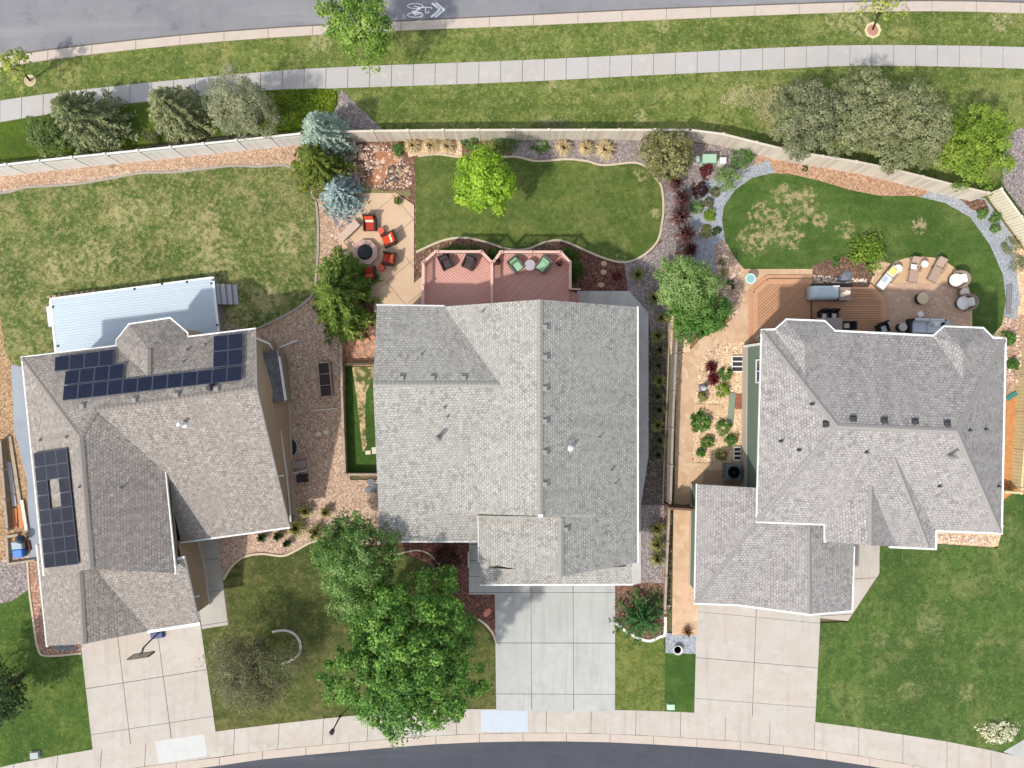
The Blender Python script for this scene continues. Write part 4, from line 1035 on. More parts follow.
shrub('round lime shrub at the lawn edge above the paver patio', 870, 252, 20, 1.3, L_chart, n=90, leaf=.17)
shrub('small grey shrub between the two pines behind the fence', 150, 138, 10, .9, L_grey, n=40, leaf=.1)
shrub('small bright green shrub beside the rock garden by the fence', 399, 149, 6.5, .7, L_green, n=30)
shrub('green spiky shrub on the fence bed above the lime tree', 505, 144, 15, .9, L_mid, n=50, rypx=9)
shrub('green shrub against the fence just left of the lime tree top', 470, 141, 9, .8, L_green, n=40, rypx=7)
shrub('low green plant beside the straw grasses by the fence', 541, 146, 10, .5, L_mid, n=30, rypx=7)
shrub('leafy green bush beside the fence and the grey gravel strip', 743, 157, 12, 1.1, L_green, n=60)
shrub('larger leafy green bush between utility box and lawn curve', 727, 178, 14, 1.3, L_apple, n=70, rypx=13)
shrub('dark red leafed shrub just below the green utility box', 707, 170, 7, .9, L_red, n=40)
shrub('purple black shrub beside the plum barberry row', 701, 190, 8, 1.0, leaf_mat('purple_black_leaf', srgb(48, 26, 30), srgb(66, 38, 40), srgb(86, 56, 54)), n=50)
for i, (x, y, r, l) in enumerate(((697, 207, 8, 'pale green perennial on the grey gravel, nearest the barberry row'), (710, 215, 6.5, 'bright green perennial on the grey gravel close to the lawn curve'), (716, 192, 5, 'small dull green perennial below the larger bush on grey gravel'), (709, 202, 5, 'flat grey green perennial in the middle of the grey gravel'), (706, 231, 7, 'brownish green perennial at the lower end of the grey gravel'), (717, 231, 4.5, 'dark little perennial touching the east lawn curve'))):
    shrub(l, x, y, r, .5, (L_apple, L_chart, L_grey, L_grey, L_sage, L_dark)[i], 'perennial', 'perennials on the grey gravel strip', n=44, leaf=.12, cat='plant')
for x, y, r, h in ((672, 186, 11, 1.2), (678, 203, 12, 1.4), (676, 221, 13, 1.5), (682, 238, 14, 1.4), (687, 252, 10, 1.1)):
    tag(quads_mesh('barberry_shrub', np.concatenate([tuft_quads(r / S, h, 130, .035), tuft_quads(r / S * .7, h * 1.1, 70, .03)]), L_plum, None, (W(x, y).x, W(x, y).y, 0)), 'plum coloured twiggy barberry in the row between the two back lawns', 'shrub', 'barberry row between the back lawns')
for i, (x, y, r, l) in enumerate(((413, 146, 9, 'straw coloured grass tuft at the left end of the middle fence bed'), (431, 146, 9, 'straw coloured grass tuft second from left on the middle fence bed'), (447, 147, 8, 'straw coloured grass tuft near the green shrub on the middle fence bed'), (564, 148, 9, 'pale straw grass tuft left of two neighbours behind the lawn edging'), (586, 149, 8, 'small straw grass tuft between two larger ones by the fence'), (605, 150, 11, 'wide straw grass tuft nearest the mottled russet tree'))):
    tuft(l, x, y, r * 1.1, .6, L_straw, 'straw grasses along the middle fence', n=260, w=.028)
for i, (x, y, r, l) in enumerate(((637, 275, 9, 'sage green grass tuft nearest the lawn edging curve'), (654, 298, 9, 'sage green grass tuft beside the mottled walk corner'), (661, 318, 7, 'sage green grass tuft left of the leafy green tree'))):
    tuft(l, x, y, r, .6, L_sage, 'sage grasses beside the middle house')
for k, y in enumerate((336, 350, 366, 381, 396, 410, 425, 440, 455)):
    tuft('grey green grass clump in the dark strip beside the divider fence', 657.5 + (k % 2) * 1.5, y, 8.5, .6, L_grey if k % 3 else L_sage, 'grass clumps in the dark strip', n=130)
for y, l in ((528, 'pale green grass clump nearest the gate in the lower strip'), (544, 'pale green grass clump in the middle of the lower strip'), (558, 'pale green grass clump nearest the red brown bed in the lower strip')):
    tuft(l, 657, y, 9.5, .7, L_sage, 'pale clumps below the gate')
for x, y, r, l in ((296, 528, 12, 'loose sage grass tuft at the brown house corner'), (316, 532, 12, 'large sage grass tuft beside the round green tree'), (306, 511, 8, 'dry brown grass tuft on the pinkish gravel above the sage tufts'), (326, 512, 7, 'small dry grass tuft on the gravel close to the round tree'), (262, 537, 6, 'dark green tuft nearest the front walk under the brown eave'), (278, 536, 6, 'dark green tuft second along under the brown eave'), (287, 543, 5, 'short green tuft at the gravel edging curve')):
    tuft(l, x, y, r, .65, L_sage if r > 8 else (L_dark if y > 530 else L_sage), 'grass tufts at the brown house corner')
for x, y, rx, ry, l in ((497, 254, 14, 5, 'low green hedge in the notch between the two decks'), (460, 250, 24, 4, 'low green hedge along the top of the left deck'), (568, 254, 12, 7, 'rounded green hedge at the right deck corner'), (576, 270, 7, 13, 'upright green hedge beside the right deck rail')):
    shrub(l, x, y, rx, .8, leaf_mat('hedge_leaf', srgb(46, 76, 22), srgb(66, 98, 30), srgb(96, 126, 48)), 'hedge', 'hedges around the middle decks', rypx=ry, n=80, leaf=.11, cat='hedge', cr=.25)
for x, y, r, m, l in ((726, 374, 7, L_green, 'round bright shrub beside the slatted window well'), (724, 391, 7.5, L_chart, 'yellow green shrub beside the grey green plank'), (702, 421, 11, L_green, 'broad leaved variegated shrub beside the tan path'), (724, 427, 8, L_mid, 'dark green shrub below the grey green plank'), (732, 441, 6.5, L_green, 'round green shrub just above the lower window well'), (708, 442, 7, L_mid, 'dull green shrub on cream gravel left of the round one'), (701, 453, 4.5, L_green, 'small green shrub by the path opposite the condenser'), (722, 455, 6, L_sage, 'brownish green shrub nearest the condenser'), (703, 397, 5, L_sage, 'small sage plant behind the grey statue')):
    shrub(l, x, y, r, .7, m, 'garden_shrub', 'shrubs in the east side garden', n=40, leaf=.13 if r < 10 else .2)
for x, y, l in ((711, 368, 'dark red spiky plant on the pale gravel, upper of the two'), (713, 380, 'dark red spiky plant on the pale gravel, lower of the two')):
    tuft(l, x, y, 7.5, .45, L_red, 'dark red spiky plants', n=90, cat='plant', name='red_plant', w=.05)
for x, y, r, l in ((722, 262, 3.5, 'brown dried plant in the rose cobbles, upper of two'), (725, 272, 4, 'brown dried plant in the rose cobbles, lower of two'), (731, 284, 5, 'dark round plant in the rose cobbles near the bird bath')):
    shrub(l, x, y, r, .4, L_dark if y > 280 else L_sage, 'cobble_plant', 'plants in the rose cobbles', n=20, leaf=.1, cat='plant')
for x, y, r, l in ((983, 213, 6, 'grey green perennial on grey gravel highest along the fence'), (996, 218, 5.5, 'grey green perennial on grey gravel middle of three by the fence'), (996, 228, 5, 'grey green perennial on grey gravel lowest of three by the fence'), (1012, 246, 10, 'pale green spreading shrub at the end of the short fence'), (1018, 263, 10, 'blue green spreading shrub at the right edge below the fence'), (990, 190, 11, 'yellow green sprig over the fence end by the arc gravel')):
    shrub(l, x, y, r, .6, L_chart if y < 200 else (L_mid if r < 8 else L_olive), 'gravel_shrub', 'plants on the right gravel arc', n=36, leaf=.12)
for x, y, r, l in ((1009, 338, 8, 'green plant near the roof corner in the right bed'), (1013, 364, 6.5, 'round green plant below the roof corner in the right bed')):
    shrub(l, x, y, r, .6, L_green, 'bed_plant', 'plants in the right bed', n=60, leaf=.13, cat='plant')
shrub('tiny dark plant on the orange mulch behind the lawn', 805, 168, 3.5, .3, L_dark, 'small_plant', n=18, leaf=.09, cat='plant')
shrub('small brown green plant against the lawn above the covered grill', 836, 262, 5, .4, L_green, 'small_plant', n=24, leaf=.1, cat='plant')
shrub('reddish twiggy shrub on the red brown mulch beside the stepping stones', 617, 276, 5, .5, L_red, 'small_plant', n=24, leaf=.1, cat='plant')
shrub('cream flowering shrub at the lower right lawn corner', 1000, 733, 21, .6, L_cream, 'flowering_shrub', rypx=12, n=70, leaf=.13, per=9)
shrub('cream tufted shrub in front of the olive trees', 778, 93, 14, .5, leaf_mat('dry_tuft_leaf', srgb(140, 140, 90), srgb(178, 172, 124), srgb(206, 198, 160)), 'dry_shrub', rypx=9, n=40, leaf=.12)
shrub('brownish bare shrub between the olive trees and sidewalk', 806, 88, 12, .6, leaf_mat('brown_twig_leaf', srgb(130, 112, 92), srgb(158, 138, 116), srgb(186, 166, 146)), 'dry_shrub', rypx=8, n=40, leaf=.1, aspect=.3)
shrub('dark plant in the shaded bed left of the entry walk', 446, 560, 14, .5, leaf_mat('maroon_leaf', srgb(60, 34, 30), srgb(82, 52, 40), srgb(110, 84, 56)), 'bed_plant', n=90, leaf=.13)
# mown ground cover that nobody could count
def cover(label, poly, z, n, leaf, mat, name='ground_cover', ht=.25, cat='ground cover'):
    P = [W(*p) for p in poly]; xs = [p.x for p in P]; ys = [p.y for p in P]
    pts = RNG.uniform((min(xs), min(ys)), (max(xs), max(ys)), (n * 3, 2)); ins = np.zeros(len(pts), bool)
    for i in range(len(P)):
        a, b_ = P[i], P[i - 1]
        c = (a.y > pts[:, 1]) != (b_.y > pts[:, 1]); dy = (b_.y - a.y) or 1e-9
        ins ^= c & (pts[:, 0] < (b_.x - a.x) * (pts[:, 1] - a.y) / dy + a.x)
    pts = pts[ins][:n]; k = len(pts)
    pos = np.concatenate([pts, RNG.uniform(0, ht, (k, 1)) ** 1.5 + z], 1)
    nr = unit(np.array([0, 0, .9]) + RNG.normal(size=(k, 3)) * .5)
    return tag(quads_mesh(name, leaf_quads(pos, nr, leaf, leaf * .55), mat), label, cat, None, 'stuff')
cover('clipped bright ground cover hedge filling the corner beside the gravel wedge', [(250, 92), (322, 89.5), (336, 92), (337, 104), (330, 118), (321, 131), (262, 138), (240, 120)], .08, 9000, .15, leaf_mat('cover_leaf', srgb(92, 116, 24), srgb(116, 138, 32), srgb(146, 160, 52)))
cover('dry leafy weeds along the outer foot of the middle fence', [(536, 121), (572, 119), (575, 130), (530, 130)], .07, 700, .11, L_olive, ht=.2)
cover('pale weedy patch in the verge left of the olive trees', [(722, 95), (768, 92), (778, 100), (770, 128), (745, 108), (720, 104)], .07, 1100, .1, leaf_mat('weed_leaf', srgb(150, 148, 96), srgb(182, 174, 130), srgb(206, 198, 160)), ht=.12)
# ------------------------------------------------------------------ fences, edging, decks
F_cream = tex_mat('cream_fence_paint', srgb(210, 200, 184), [('island', 1, srgb(176, 164, 148), .2, 1, .6), ('stretch', 2, srgb(182, 170, 154), .42, .7, .55, (1, 1, .15)), ('noise', 3, srgb(160, 148, 132), .58, .8, .5, 7)], rough=.8)
F_white = tex_mat('white_fence_vinyl', srgb(214, 211, 204), [('island', 1, srgb(190, 184, 174), .3, 1, .5), ('noise', 3, srgb(190, 186, 178), .5, .75, .5, 6)], rough=.6)
F_wood = tex_mat('weathered_wood', srgb(168, 154, 134), [('stretch', 2, srgb(138, 122, 102), .42, .7, .7, (1, 1, .15)), ('noise', 4, srgb(120, 106, 90), .6, .8, .5, 6)], rough=.9)
F_grey = tex_mat('grey_wood', srgb(156, 146, 134), [('noise', 3, srgb(126, 116, 106), .45, .7, .6, 6)], rough=.9)
F_stain = tex_mat('pale_yellow_wood', srgb(206, 190, 148), [('noise', 3, srgb(180, 162, 122), .45, .7, .6, 6)], rough=.9)
EDGE = tex_mat('edging_concrete', srgb(196, 180, 156), [('noise', 2, srgb(172, 156, 134), .45, .7, .5, 6)], rough=.9)
EDGE_G = tex_mat('grey_edging', srgb(158, 150, 138), [('noise', 2, srgb(132, 124, 114), .45, .7, .5, 6)], rough=.9)


def fence(label, px, h, mat, step=2.4, name='privacy_fence', board=.14, th=.03, gap=.016, cap=True, open_top=0):
    P = [W(x, y, h) for x, y in px]; P = [Vector((p.x, p.y, 0)) for p in P]
    o = sum(P, Vector()) / len(P); t = thing(name, label, 'fence', o)
    Q = resample(P, step)
    for i, p in enumerate(Q):
        b = MB(); d = Q[min(i + 1, len(Q) - 1)] - Q[max(0, i - 1)]; rz = math.atan2(d.y, d.x)
        b.box(p - o, (.12, .12, h + .04), rz); b.box(p - o + Vector((0, 0, h + .042)), (.17, .17, .05), rz, 0, .03); b.build('post', mat, t)
    for i in range(len(Q) - 1):
        a, c = Q[i] - o, Q[i + 1] - o; d = (c - a); L = d.length; d.normalize(); s = Vector((-d.y, d.x, 0)); b = MB()
        a2, c2 = a + d * .07, c - d * .07; L -= .14
        top = h - open_top; n = max(1, int(L / board))
        for k in range(n):
            u0, u1 = a2 + d * (L * k / n + gap / 2), a2 + d * (L * (k + 1) / n - gap / 2); zz = top - .02 - random.random() * .012
            b._rings([[u0 - s * th, u1 - s * th, u1 - s * .004, u0 - s * .004], [q + Vector((0, 0, zz)) for q in (u0 - s * th, u1 - s * th, u1 - s * .004, u0 - s * .004)]], 0)
        if open_top:
            n = max(1, int(L / .12))
            for k in range(n):
                u = a2 + d * (L * (k + .5) / n); b.box(u + Vector((0, 0, top - .05)), (.03, .03, open_top - .02), math.atan2(d.y, d.x))
        b.build('board_panel', mat, t)
        for zz in ([.25, h * .55] + ([top - .06] if open_top else [h - .3])):
            b = MB(); b.bar(a2 + s * .02 + Vector((0, 0, zz)), c2 + s * .02 + Vector((0, 0, zz)), .04, .09); b.build('rail', mat, t)
        if cap:
            b = MB(); b.bar(a2 + Vector((0, 0, h - .012)), c2 + Vector((0, 0, h - .012)), .13, .035); b.build('cap_rail', mat, t)
    return t


fence('white fence with an open slatted top behind the west back lawn', [(-60, 172), (0, 165.3), (60, 158.5), (150, 149.5), (225, 141.5), (256, 138.5), (302, 133.5)], 1.8, F_white, 1.9, open_top=.35)
fence('cream stained board fence behind the middle back lawn', [(302, 133.3), (350, 131.3), (430, 130.3), (512, 130), (600, 130), (690, 130)], 1.8, F_cream, 2.1)
fence('cream board fence curving past the olive trees behind the east back lawn', [(690, 130), (725, 134.5), (760, 143.5), (800, 153), (850, 160.5), (900, 170.5), (943, 182.5), (988, 193)], 1.8, F_cream, 2.1)
fence('short straight pale fence running down to the right edge from the yellow green tree', [(1001, 189), (1025, 222), (1060, 272)], 1.3, tex_mat('pale_board', srgb(214, 204, 182), [('noise', 4, srgb(188, 176, 152), .45, .7, .6, 6)]), 2.4, board=.18)
fence('yellowish wooden fence beside the right wall of the green house', [(1038, 300), (1028, 400), (1021.5, 489)], 1.0, F_stain, 2.4, board=.2)
fence('yellowish wooden fence return closing the gap to the green house corner', [(1021, 493), (1006, 492)], .95, F_stain, 2.0, board=.2)
fence('low grey wooden divider fence between mottled walk and tan path', [(678, 318), (675.5, 360), (673, 420), (670.5, 503)], 1.1, F_grey, 2.4, name='divider_fence', board=.14)
fence('low tan wooden divider fence below the gate beside the tan path', [(669.5, 508), (667, 560), (665, 612)], .6, F_wood, 2.4, name='divider_fence')
fence('thin cream topped fence along the dog run beside the brown gravel yard', [(341, 346), (342, 400), (345, 474)], .8, F_wood, 2.4, name='dog_run_fence')
fence('short fence closing the lower end of the dog run', [(346.5, 474.5), (380, 474.5)], .8, F_wood, 2.0, name='dog_run_fence')
fence('short dark fence between flagstones and dog run', [(344, 364), (376, 363.5)], .6, plain('dark_wood', srgb(88, 76, 62), .9), 2.0, name='dog_run_fence')
gt = fence('dark wooden gate across the tan path between the divider fence and the garage', [(671.5, 508.5), (695, 510)], 1.8, plain('brown_gate', srgb(110, 88, 70), .8), 1.5, name='path_gate'); gt['category'] = 'gate'
fence('weathered dark fence at the left edge beside the scrap lumber', [(0, 440), (4, 490), (7.5, 530)], .5, F_grey, 2.0, name='side_fence')


def edging(label, px, w=.16, h=.13, mat=None, closed=False):
    b = MB(); ribbon(b, px, w, 0, h, closed); return tag(b.build('lawn_edging', mat or EDGE), label, 'edging')


edging('grey concrete edging along the top of the dry west lawn', [(-90, 204), (0, 193), (15, 190), (28, 187), (75, 184), (112, 178), (140, 173), (175, 172), (200, 169), (235, 165.5), (256, 166.5), (281, 165), (292, 168.5), (299, 177)], mat=EDGE_G)
edging('grey concrete edging down the right side of the dry west lawn to the brown house', [(311, 192), (316.5, 207), (318, 240), (316, 275), (312, 295), (290, 312.5), (255, 329.5)], mat=EDGE_G)
edging('small curved edging beside the pale deck stairs', [(221, 306), (224, 318), (230, 326), (238, 330)], .1, mat=EDGE_G)
edging('pale wavy edging between house corner grasses and the olive front lawn', [(223, 580), (232, 566), (244, 557), (262, 554), (282, 556), (295, 551), (312, 542), (332, 540)])
edging('cream edging curling round the lower left corner of the brown house', [(27, 560), (29, 590), (33, 620), (37.5, 648), (46, 656), (81, 653.5)], .14)
edging('cream edging loop round the middle back lawn', [(416, 252), (441, 241), (463, 237.5), (486, 242), (508, 249), (527, 249), (542, 243), (557, 240), (569, 243), (587, 251), (607, 259), (622, 262), (634, 260), (647, 252.5), (658, 240), (662.5, 220), (663.5, 205), (661.5, 187), (655, 177), (648, 168), (634, 162.5), (604, 165), (587, 161), (567, 159), (537, 161), (515, 156.5), (490, 158), (461, 157), (437, 154), (418, 156)], .15)
edging('white edging scallop in front of the spreading juniper', [(616, 623), (630, 634), (648, 641), (660, 637), (665, 634), (665.5, 617)], .2, mat=plain('white_edging', srgb(222, 218, 208), .8))
edging('thin curved edging through the shaded red brown bed', [(394, 555), (414, 550.5), (427, 553), (436, 561), (442, 569)], .12)
edging('curved edging beside the middle driveway under the broad maple', [(478, 619), (486, 625), (493, 634), (496, 643)], .16)
edging('broken pale edging arc under the sparse grey green tree', [(272, 632), (284, 630.5), (294, 634), (300, 643), (299, 654), (292, 660), (282, 664)], .18, mat=plain('chalky_edging', srgb(196, 192, 180), .9))
edging('short edging on the gravel by the middle house corner', [(362, 513), (368, 507), (381, 502)], .14)
edging('straight thin pale edging line along the dark grass strip', [(670, 322), (667, 400), (664, 470), (663, 504)], .1, mat=EDGE_G)

COMP_RED = tex_mat('red_deck_board', srgb(208, 158, 144), [('island', 1, srgb(192, 142, 130), 0, 1, .5), ('noise', 5, srgb(180, 132, 120), .5, .75, .4, 5)], rough=.7)
COMP_RED_RAIL = tex_mat('rose_rail', srgb(212, 172, 158), [('noise', 4, srgb(180, 136, 120), .5, .75, .4, 5)], rough=.7)
COMP_TAN = tex_mat('tan_deck_board', srgb(186, 140, 108), [('island', 1, srgb(166, 122, 92), 0, 1, .5), ('noise', 5, srgb(138, 98, 72), .5, .75, .4, 5)], rough=.7)
COMP_TAN2 = tex_mat('tan_deck_border', srgb(192, 146, 114), [('noise', 5, srgb(156, 112, 84), .5, .75, .4, 5)], rough=.7)
COMP_BLUE = tex_mat('pale_blue_deck_board', srgb(184, 196, 204), [('island', 1, srgb(172, 186, 195), 0, 1, .4), ('noise', 2, srgb(198, 206, 211), .5, .75, .4, 5)], rough=.7)
DKBASE = plain('deck_shadow_gap', srgb(60, 44, 38), .9)


def deck(label, poly, z, ang, mat, rails=(), rail_mat=None, name='deck', pitch=.15, gap=.018, base=None, rail_h=.95, cat='deck', edge=None):
    P = [W(x, y, z) for x, y in poly]; o = sum(P, Vector()) / len(P); o.z = 0; t = thing(name, label, cat, o)
    L = [(p.x - o.x, p.y - o.y) for p in P]
    b = MB(); boards(b, L, z, ang, pitch, gap, .03); b.build('deck_floor', mat, t)
    b = MB(); b.prism(L, -.02, z - .034); b.build('deck_base', base or DKBASE, t)
    for (a, c) in rails:
        A = W(a[0], a[1], z + rail_h) - o; C = W(c[0], c[1], z + rail_h) - o; A.z = C.z = z; d = C - A; n = max(1, round(d.length / 1.8)); r = MB()
        for k in range(n + 1):
            p = A + d * k / n; pb = MB(); pb.box(p, (.11, .11, rail_h + .05), math.atan2(d.y, d.x)); pb.box(p + Vector((0, 0, rail_h + .052)), (.16, .16, .04), math.atan2(d.y, d.x), 0, .015); pb.build('rail_post', rail_mat, t)
        u = d.normalized() * .07
        r.bar(A + u + Vector((0, 0, rail_h - .06)), C - u + Vector((0, 0, rail_h - .06)), .15, .05); r.bar(A + u + Vector((0, 0, .09)), C - u + Vector((0, 0, .09)), .05, .06)
        m = int(d.length / .13)
        for k in range(m): r.box(A + u + (d - 2 * u) * (k + .5) / m + Vector((0, 0, .14)), (.03, .03, rail_h - .2))
        r.build('railing', rail_mat, t)
    return t


def steps(t, a, b_, c, d, z, n, mat, name='stair'):
    """n treads from edge a-b (top) to c-d (bottom), pixels"""
    o = t.location; A, B, C, D = (W(*p, z) for p in (a, b_, c, d)); m = MB()
    for k in range(n):
        f0, f1 = k / n, (k + .9) / n; zz = z * (1 - (k + .6) / (n + .4))
        q = [A.lerp(C, f0), B.lerp(D, f0), B.lerp(D, f1), A.lerp(C, f1)]
        m.prism([(p.x - o.x, p.y - o.y) for p in q], 0, zz)
    m.build(name, mat, t)


d1 = deck('left red brown deck with rose railings and two dark wicker chairs', [(424.5, 312), (425, 266), (437, 254.5), (481, 254.5), (491.5, 265.5), (491.5, 312)], 1.6, math.radians(-42), COMP_RED,
     [((422.5, 310), (423, 263)), ((423.5, 262), (435.5, 251.5)), ((437, 251.5), (481, 251.5)), ((482, 252), (491.5, 262)), ((491.8, 263.5), (491.8, 308))], COMP_RED_RAIL)
d2 = deck('right red brown deck in the house shadow with two pale green chairs', [(492.5, 312), (492.5, 265), (501, 255), (560, 255), (569.5, 265), (569.5, 312)], 1.55, math.radians(42), COMP_RED,
     [((494, 261), (500.5, 252.2)), ((502, 251.8), (560, 251.8)), ((561, 252.3), (570, 262)), ((570.3, 263), (570.3, 288))], COMP_RED_RAIL)
steps(d2, (570, 291), (570, 312), (581, 291), (581, 312), 1.5, 4, COMP_RED)
b = MB(); A = W(569.5, 289, 1.9) - d2.location; b.bar(A, W(581, 289.3, 1.2) - d2.location, .1, .05); b.build('hand_rail', COMP_RED_RAIL, d2)
d3 = deck('tan deck of diagonal boards left of the covered grill', [(756.5, 345), (757, 294), (769, 283.5), (810.5, 283.5), (810.5, 340), (790, 345)], .32, math.radians(42), COMP_TAN)
def border(t, pts, z, w, mat, name='deck_border'):
    b = MB()
    for i in range(len(pts) - 1): b.bar(W(*pts[i], z) - t.location, W(*pts[i + 1], z) - t.location, w, .035 + .002 * i)
    b.build(name, mat, t)
border(d3, [(755, 343), (755.3, 292.5), (768, 281.5), (811.5, 281.5)], .3, .3, COMP_TAN2); border(d3, [(750.8, 337), (751.2, 290.5), (766, 277.5), (812, 277.5)], .16, .3, COMP_TAN2, 'deck_step')
d4 = deck('lower tan deck of level boards with grill and dining set', [(811.5, 345), (811.5, 286), (868, 286.5), (882, 301), (882, 350)], .3, 0.0, COMP_TAN)
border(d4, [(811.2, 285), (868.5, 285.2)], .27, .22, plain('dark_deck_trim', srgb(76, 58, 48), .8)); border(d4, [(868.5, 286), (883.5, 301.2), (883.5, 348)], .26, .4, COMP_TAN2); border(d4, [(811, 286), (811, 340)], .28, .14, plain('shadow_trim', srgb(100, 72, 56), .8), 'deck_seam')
d5 = deck('pale blue grey deck with stairs at both ends behind the brown house', [(51, 299), (212.5, 277.8), (219, 345), (57.5, 365)], .9, math.radians(7.5), COMP_BLUE, pitch=.16, gap=.01, base=plain('deck_skirt', srgb(150, 152, 152), .8))
border(d5, [(50.5, 299.5), (57, 362)], .88, .14, WHITE); border(d5, [(213, 277), (219.5, 338)], .88, .14, WHITE); border(d5, [(50.3, 298.8), (213, 277.3)], .87, .1, WHITE)
steps(d5, (212.8, 283.5), (215, 304), (232.5, 283), (234.5, 303), .85, 4, plain('stair_grey', srgb(172, 172, 176), .8)); steps(d5, (51, 304.5), (53.5, 324.5), (38.5, 306), (41, 326), .85, 3, plain('stair_pale', srgb(196, 196, 200), .8))
for x, y in ((53, 307), (58, 346), (213, 280), (211.5, 283.5), (217, 325), (134.5, 289), (162, 284), (187, 282)):
    b = MB(); b.lathe(W(x, y, .905) - d5.location, [(.07, 0), (.07, .04), (.03, .05)], 10); b.build('post_bracket', DARK, d5)
b = MB(); p0 = W(51, 298.3, 0) - d5.location; p1 = W(100, 291.8, 0) - d5.location
for k in range(9):
    q = p0.lerp(p1, (k + .5) / 9); b = MB(); b.box(q, (.22, .14, .5), .13); b.build('baluster_shade_dash', BROWN, d5)  # blocks draw the dark dashes of baluster shadow along this edge
deck('grey composite board ramp left by the lawn arc near the right bed', [(1007, 285), (1012.5, 284), (1011.5, 314), (1006, 314)], .12, math.pi / 2, plain('grey_composite', srgb(128, 126, 126), .8), name='board_ramp', base=plain('ramp_base', srgb(90, 90, 90)), cat='ramp')
# ------------------------------------------------------------------ furniture and small things
WICK = plain('dark_wicker', srgb(66, 44, 36), .7); WICKD = plain('charcoal_wicker', srgb(54, 48, 46), .7); TAUPEW = plain('taupe_wicker', srgb(140, 122, 108), .8)
ORANGE = tex_mat('orange_cushion', srgb(196, 74, 44), [('noise', 8, srgb(172, 60, 38), .45, .7, .5, 4)], rough=.9, space='obj')
RUST = tex_mat('rust_cushion', srgb(168, 62, 46), [('noise', 8, srgb(146, 50, 38), .45, .7, .5, 4)], rough=.9, space='obj')
CREAM = plain('cream_cloth', srgb(224, 208, 184), .9); GREENC = plain('pale_green_cushion', srgb(150, 186, 152), .9); WHITEC = plain('white_cushion', srgb(232, 228, 222), .9)
GREYC = plain('pale_grey_cushion', srgb(206, 208, 214), .9); YEL = plain('yellow_towel', srgb(222, 210, 120), .95); TERRA = plain('terracotta', srgb(196, 92, 76), .8)
STONE = tex_mat('cut_stone', srgb(168, 144, 128), [('noise', 5, srgb(140, 118, 104), .45, .7, .6, 6), ('noise', 24, srgb(110, 92, 82), .55, .8, .5, 3)], rough=.9, bump=.3, bscale=20)
PINKR = tex_mat('pink_rock', srgb(206, 178, 162), [('object', 1, srgb(160, 126, 108), .3, 1, .8), ('noise', 4, srgb(226, 206, 192), .45, .7, .6, 6)], rough=.9, bump=.4, bscale=9, space='obj')
SANDR = tex_mat('sand_rock', srgb(188, 160, 130), [('object', 1, srgb(150, 112, 84), .3, 1, .8), ('noise', 4, srgb(208, 184, 158), .45, .7, .6, 6)], rough=.9, bump=.4, bscale=9, space='obj')
FLAG = tex_mat('flagstone', srgb(204, 148, 120), [('object', 1, srgb(184, 124, 100), .2, 1, .8), ('noise', 4, srgb(218, 176, 150), .45, .7, .5, 6)], rough=.9, bump=.2, bscale=9, space='obj')
SLATE = tex_mat('blue_slate', srgb(122, 126, 134), [('noise', 4, srgb(96, 100, 110), .45, .7, .6, 6)], rough=.9, bump=.2, bscale=9, space='obj')


def facing(px, py, tx, ty): return math.atan2(-(tx - px), -(ty - py))


def armchair(label, px, py, rz, fm, sm, bm2, pm=None, z=0., w=.82, d=.84, group=None, back_h=.86, name='patio_chair', stripes=True):
    c = W(px, py, z + .5); t = thing(name, label, 'chair', (c.x, c.y, z), rz, group)   # front is local +y
    b = MB(); b.box((0, 0, .14), (w - .02, d - .04, .17), 0, 0, .03); b.build('seat_frame', fm, t)
    for s in (-1, 1):
        b = MB(); b.box((s * (w / 2 - .05), .03, .1), (.1, d - .08, .5), 0, 0, .03); b.build('arm', fm, t)
        for q in (-1, 1):
            b = MB(); b.box((s * (w / 2 - .06), q * (d / 2 - .07), 0), (.06, .06, .15)); b.build('leg', fm, t)
    b = MB(); T = Matrix.Rotation(math.radians(14), 4, 'X'); b.box((0, -d / 2 + .08, .2), (w, .1, back_h - .2), 0, 0, .03, T); b.build('back_frame', fm, t)
    b = MB(); mg = .22 if w > .6 else .1; b.box((0, .06, .315), (w - mg, d - .2, .14), 0, 0, .04); b.build('seat_cushion', sm, t)
    if bm2 is BLACK: return t
    b = MB(); b.box((0, -d / 2 + .19, .42), (w - .24, .15, back_h - .4), 0, 0, .05, T); b.build('back_cushion', bm2, t)
    if pm:
        b = MB(); b.box((0, -d / 2 + .3, .47), (w - .3, .09, .16), 0, 0, .03, Matrix.Rotation(math.radians(35), 4, 'X')); b.build('lumbar_pillow', pm, t)
    return t


def round_table(label, px, py, r, h, mat, z=0., leg=None, name='side_table', group=None, drum=False, cat='table'):
    c = W(px, py, z + h); t = thing(name, label, cat, (c.x, c.y, z), 0, group)
    if drum:
        b = MB(); b.lathe((0, 0, 0), [(r * .92, 0), (r * .96, .03), (r * .96, h - .05)], 24); b.build('drum', leg or mat, t)
        b = MB(); b.lathe((0, 0, h - .048), [(r, 0), (r, .03), (r - .02, .048)], 28); b.build('table_top', mat, t)
    else:
        b = MB(); b.lathe((0, 0, h - .04), [(r - .01, 0), (r, .015), (r, .03), (r - .015, .04)], 28); b.build('table_top', mat, t)
        for k in range(3):
            a = k * 2.094 + .4; b = MB(); b.tube([(math.cos(a) * r * .75, math.sin(a) * r * .75, 0), (math.cos(a) * r * .4, math.sin(a) * r * .4, h - .04)], .018, 6); b.build('leg', leg or mat, t)
    return t


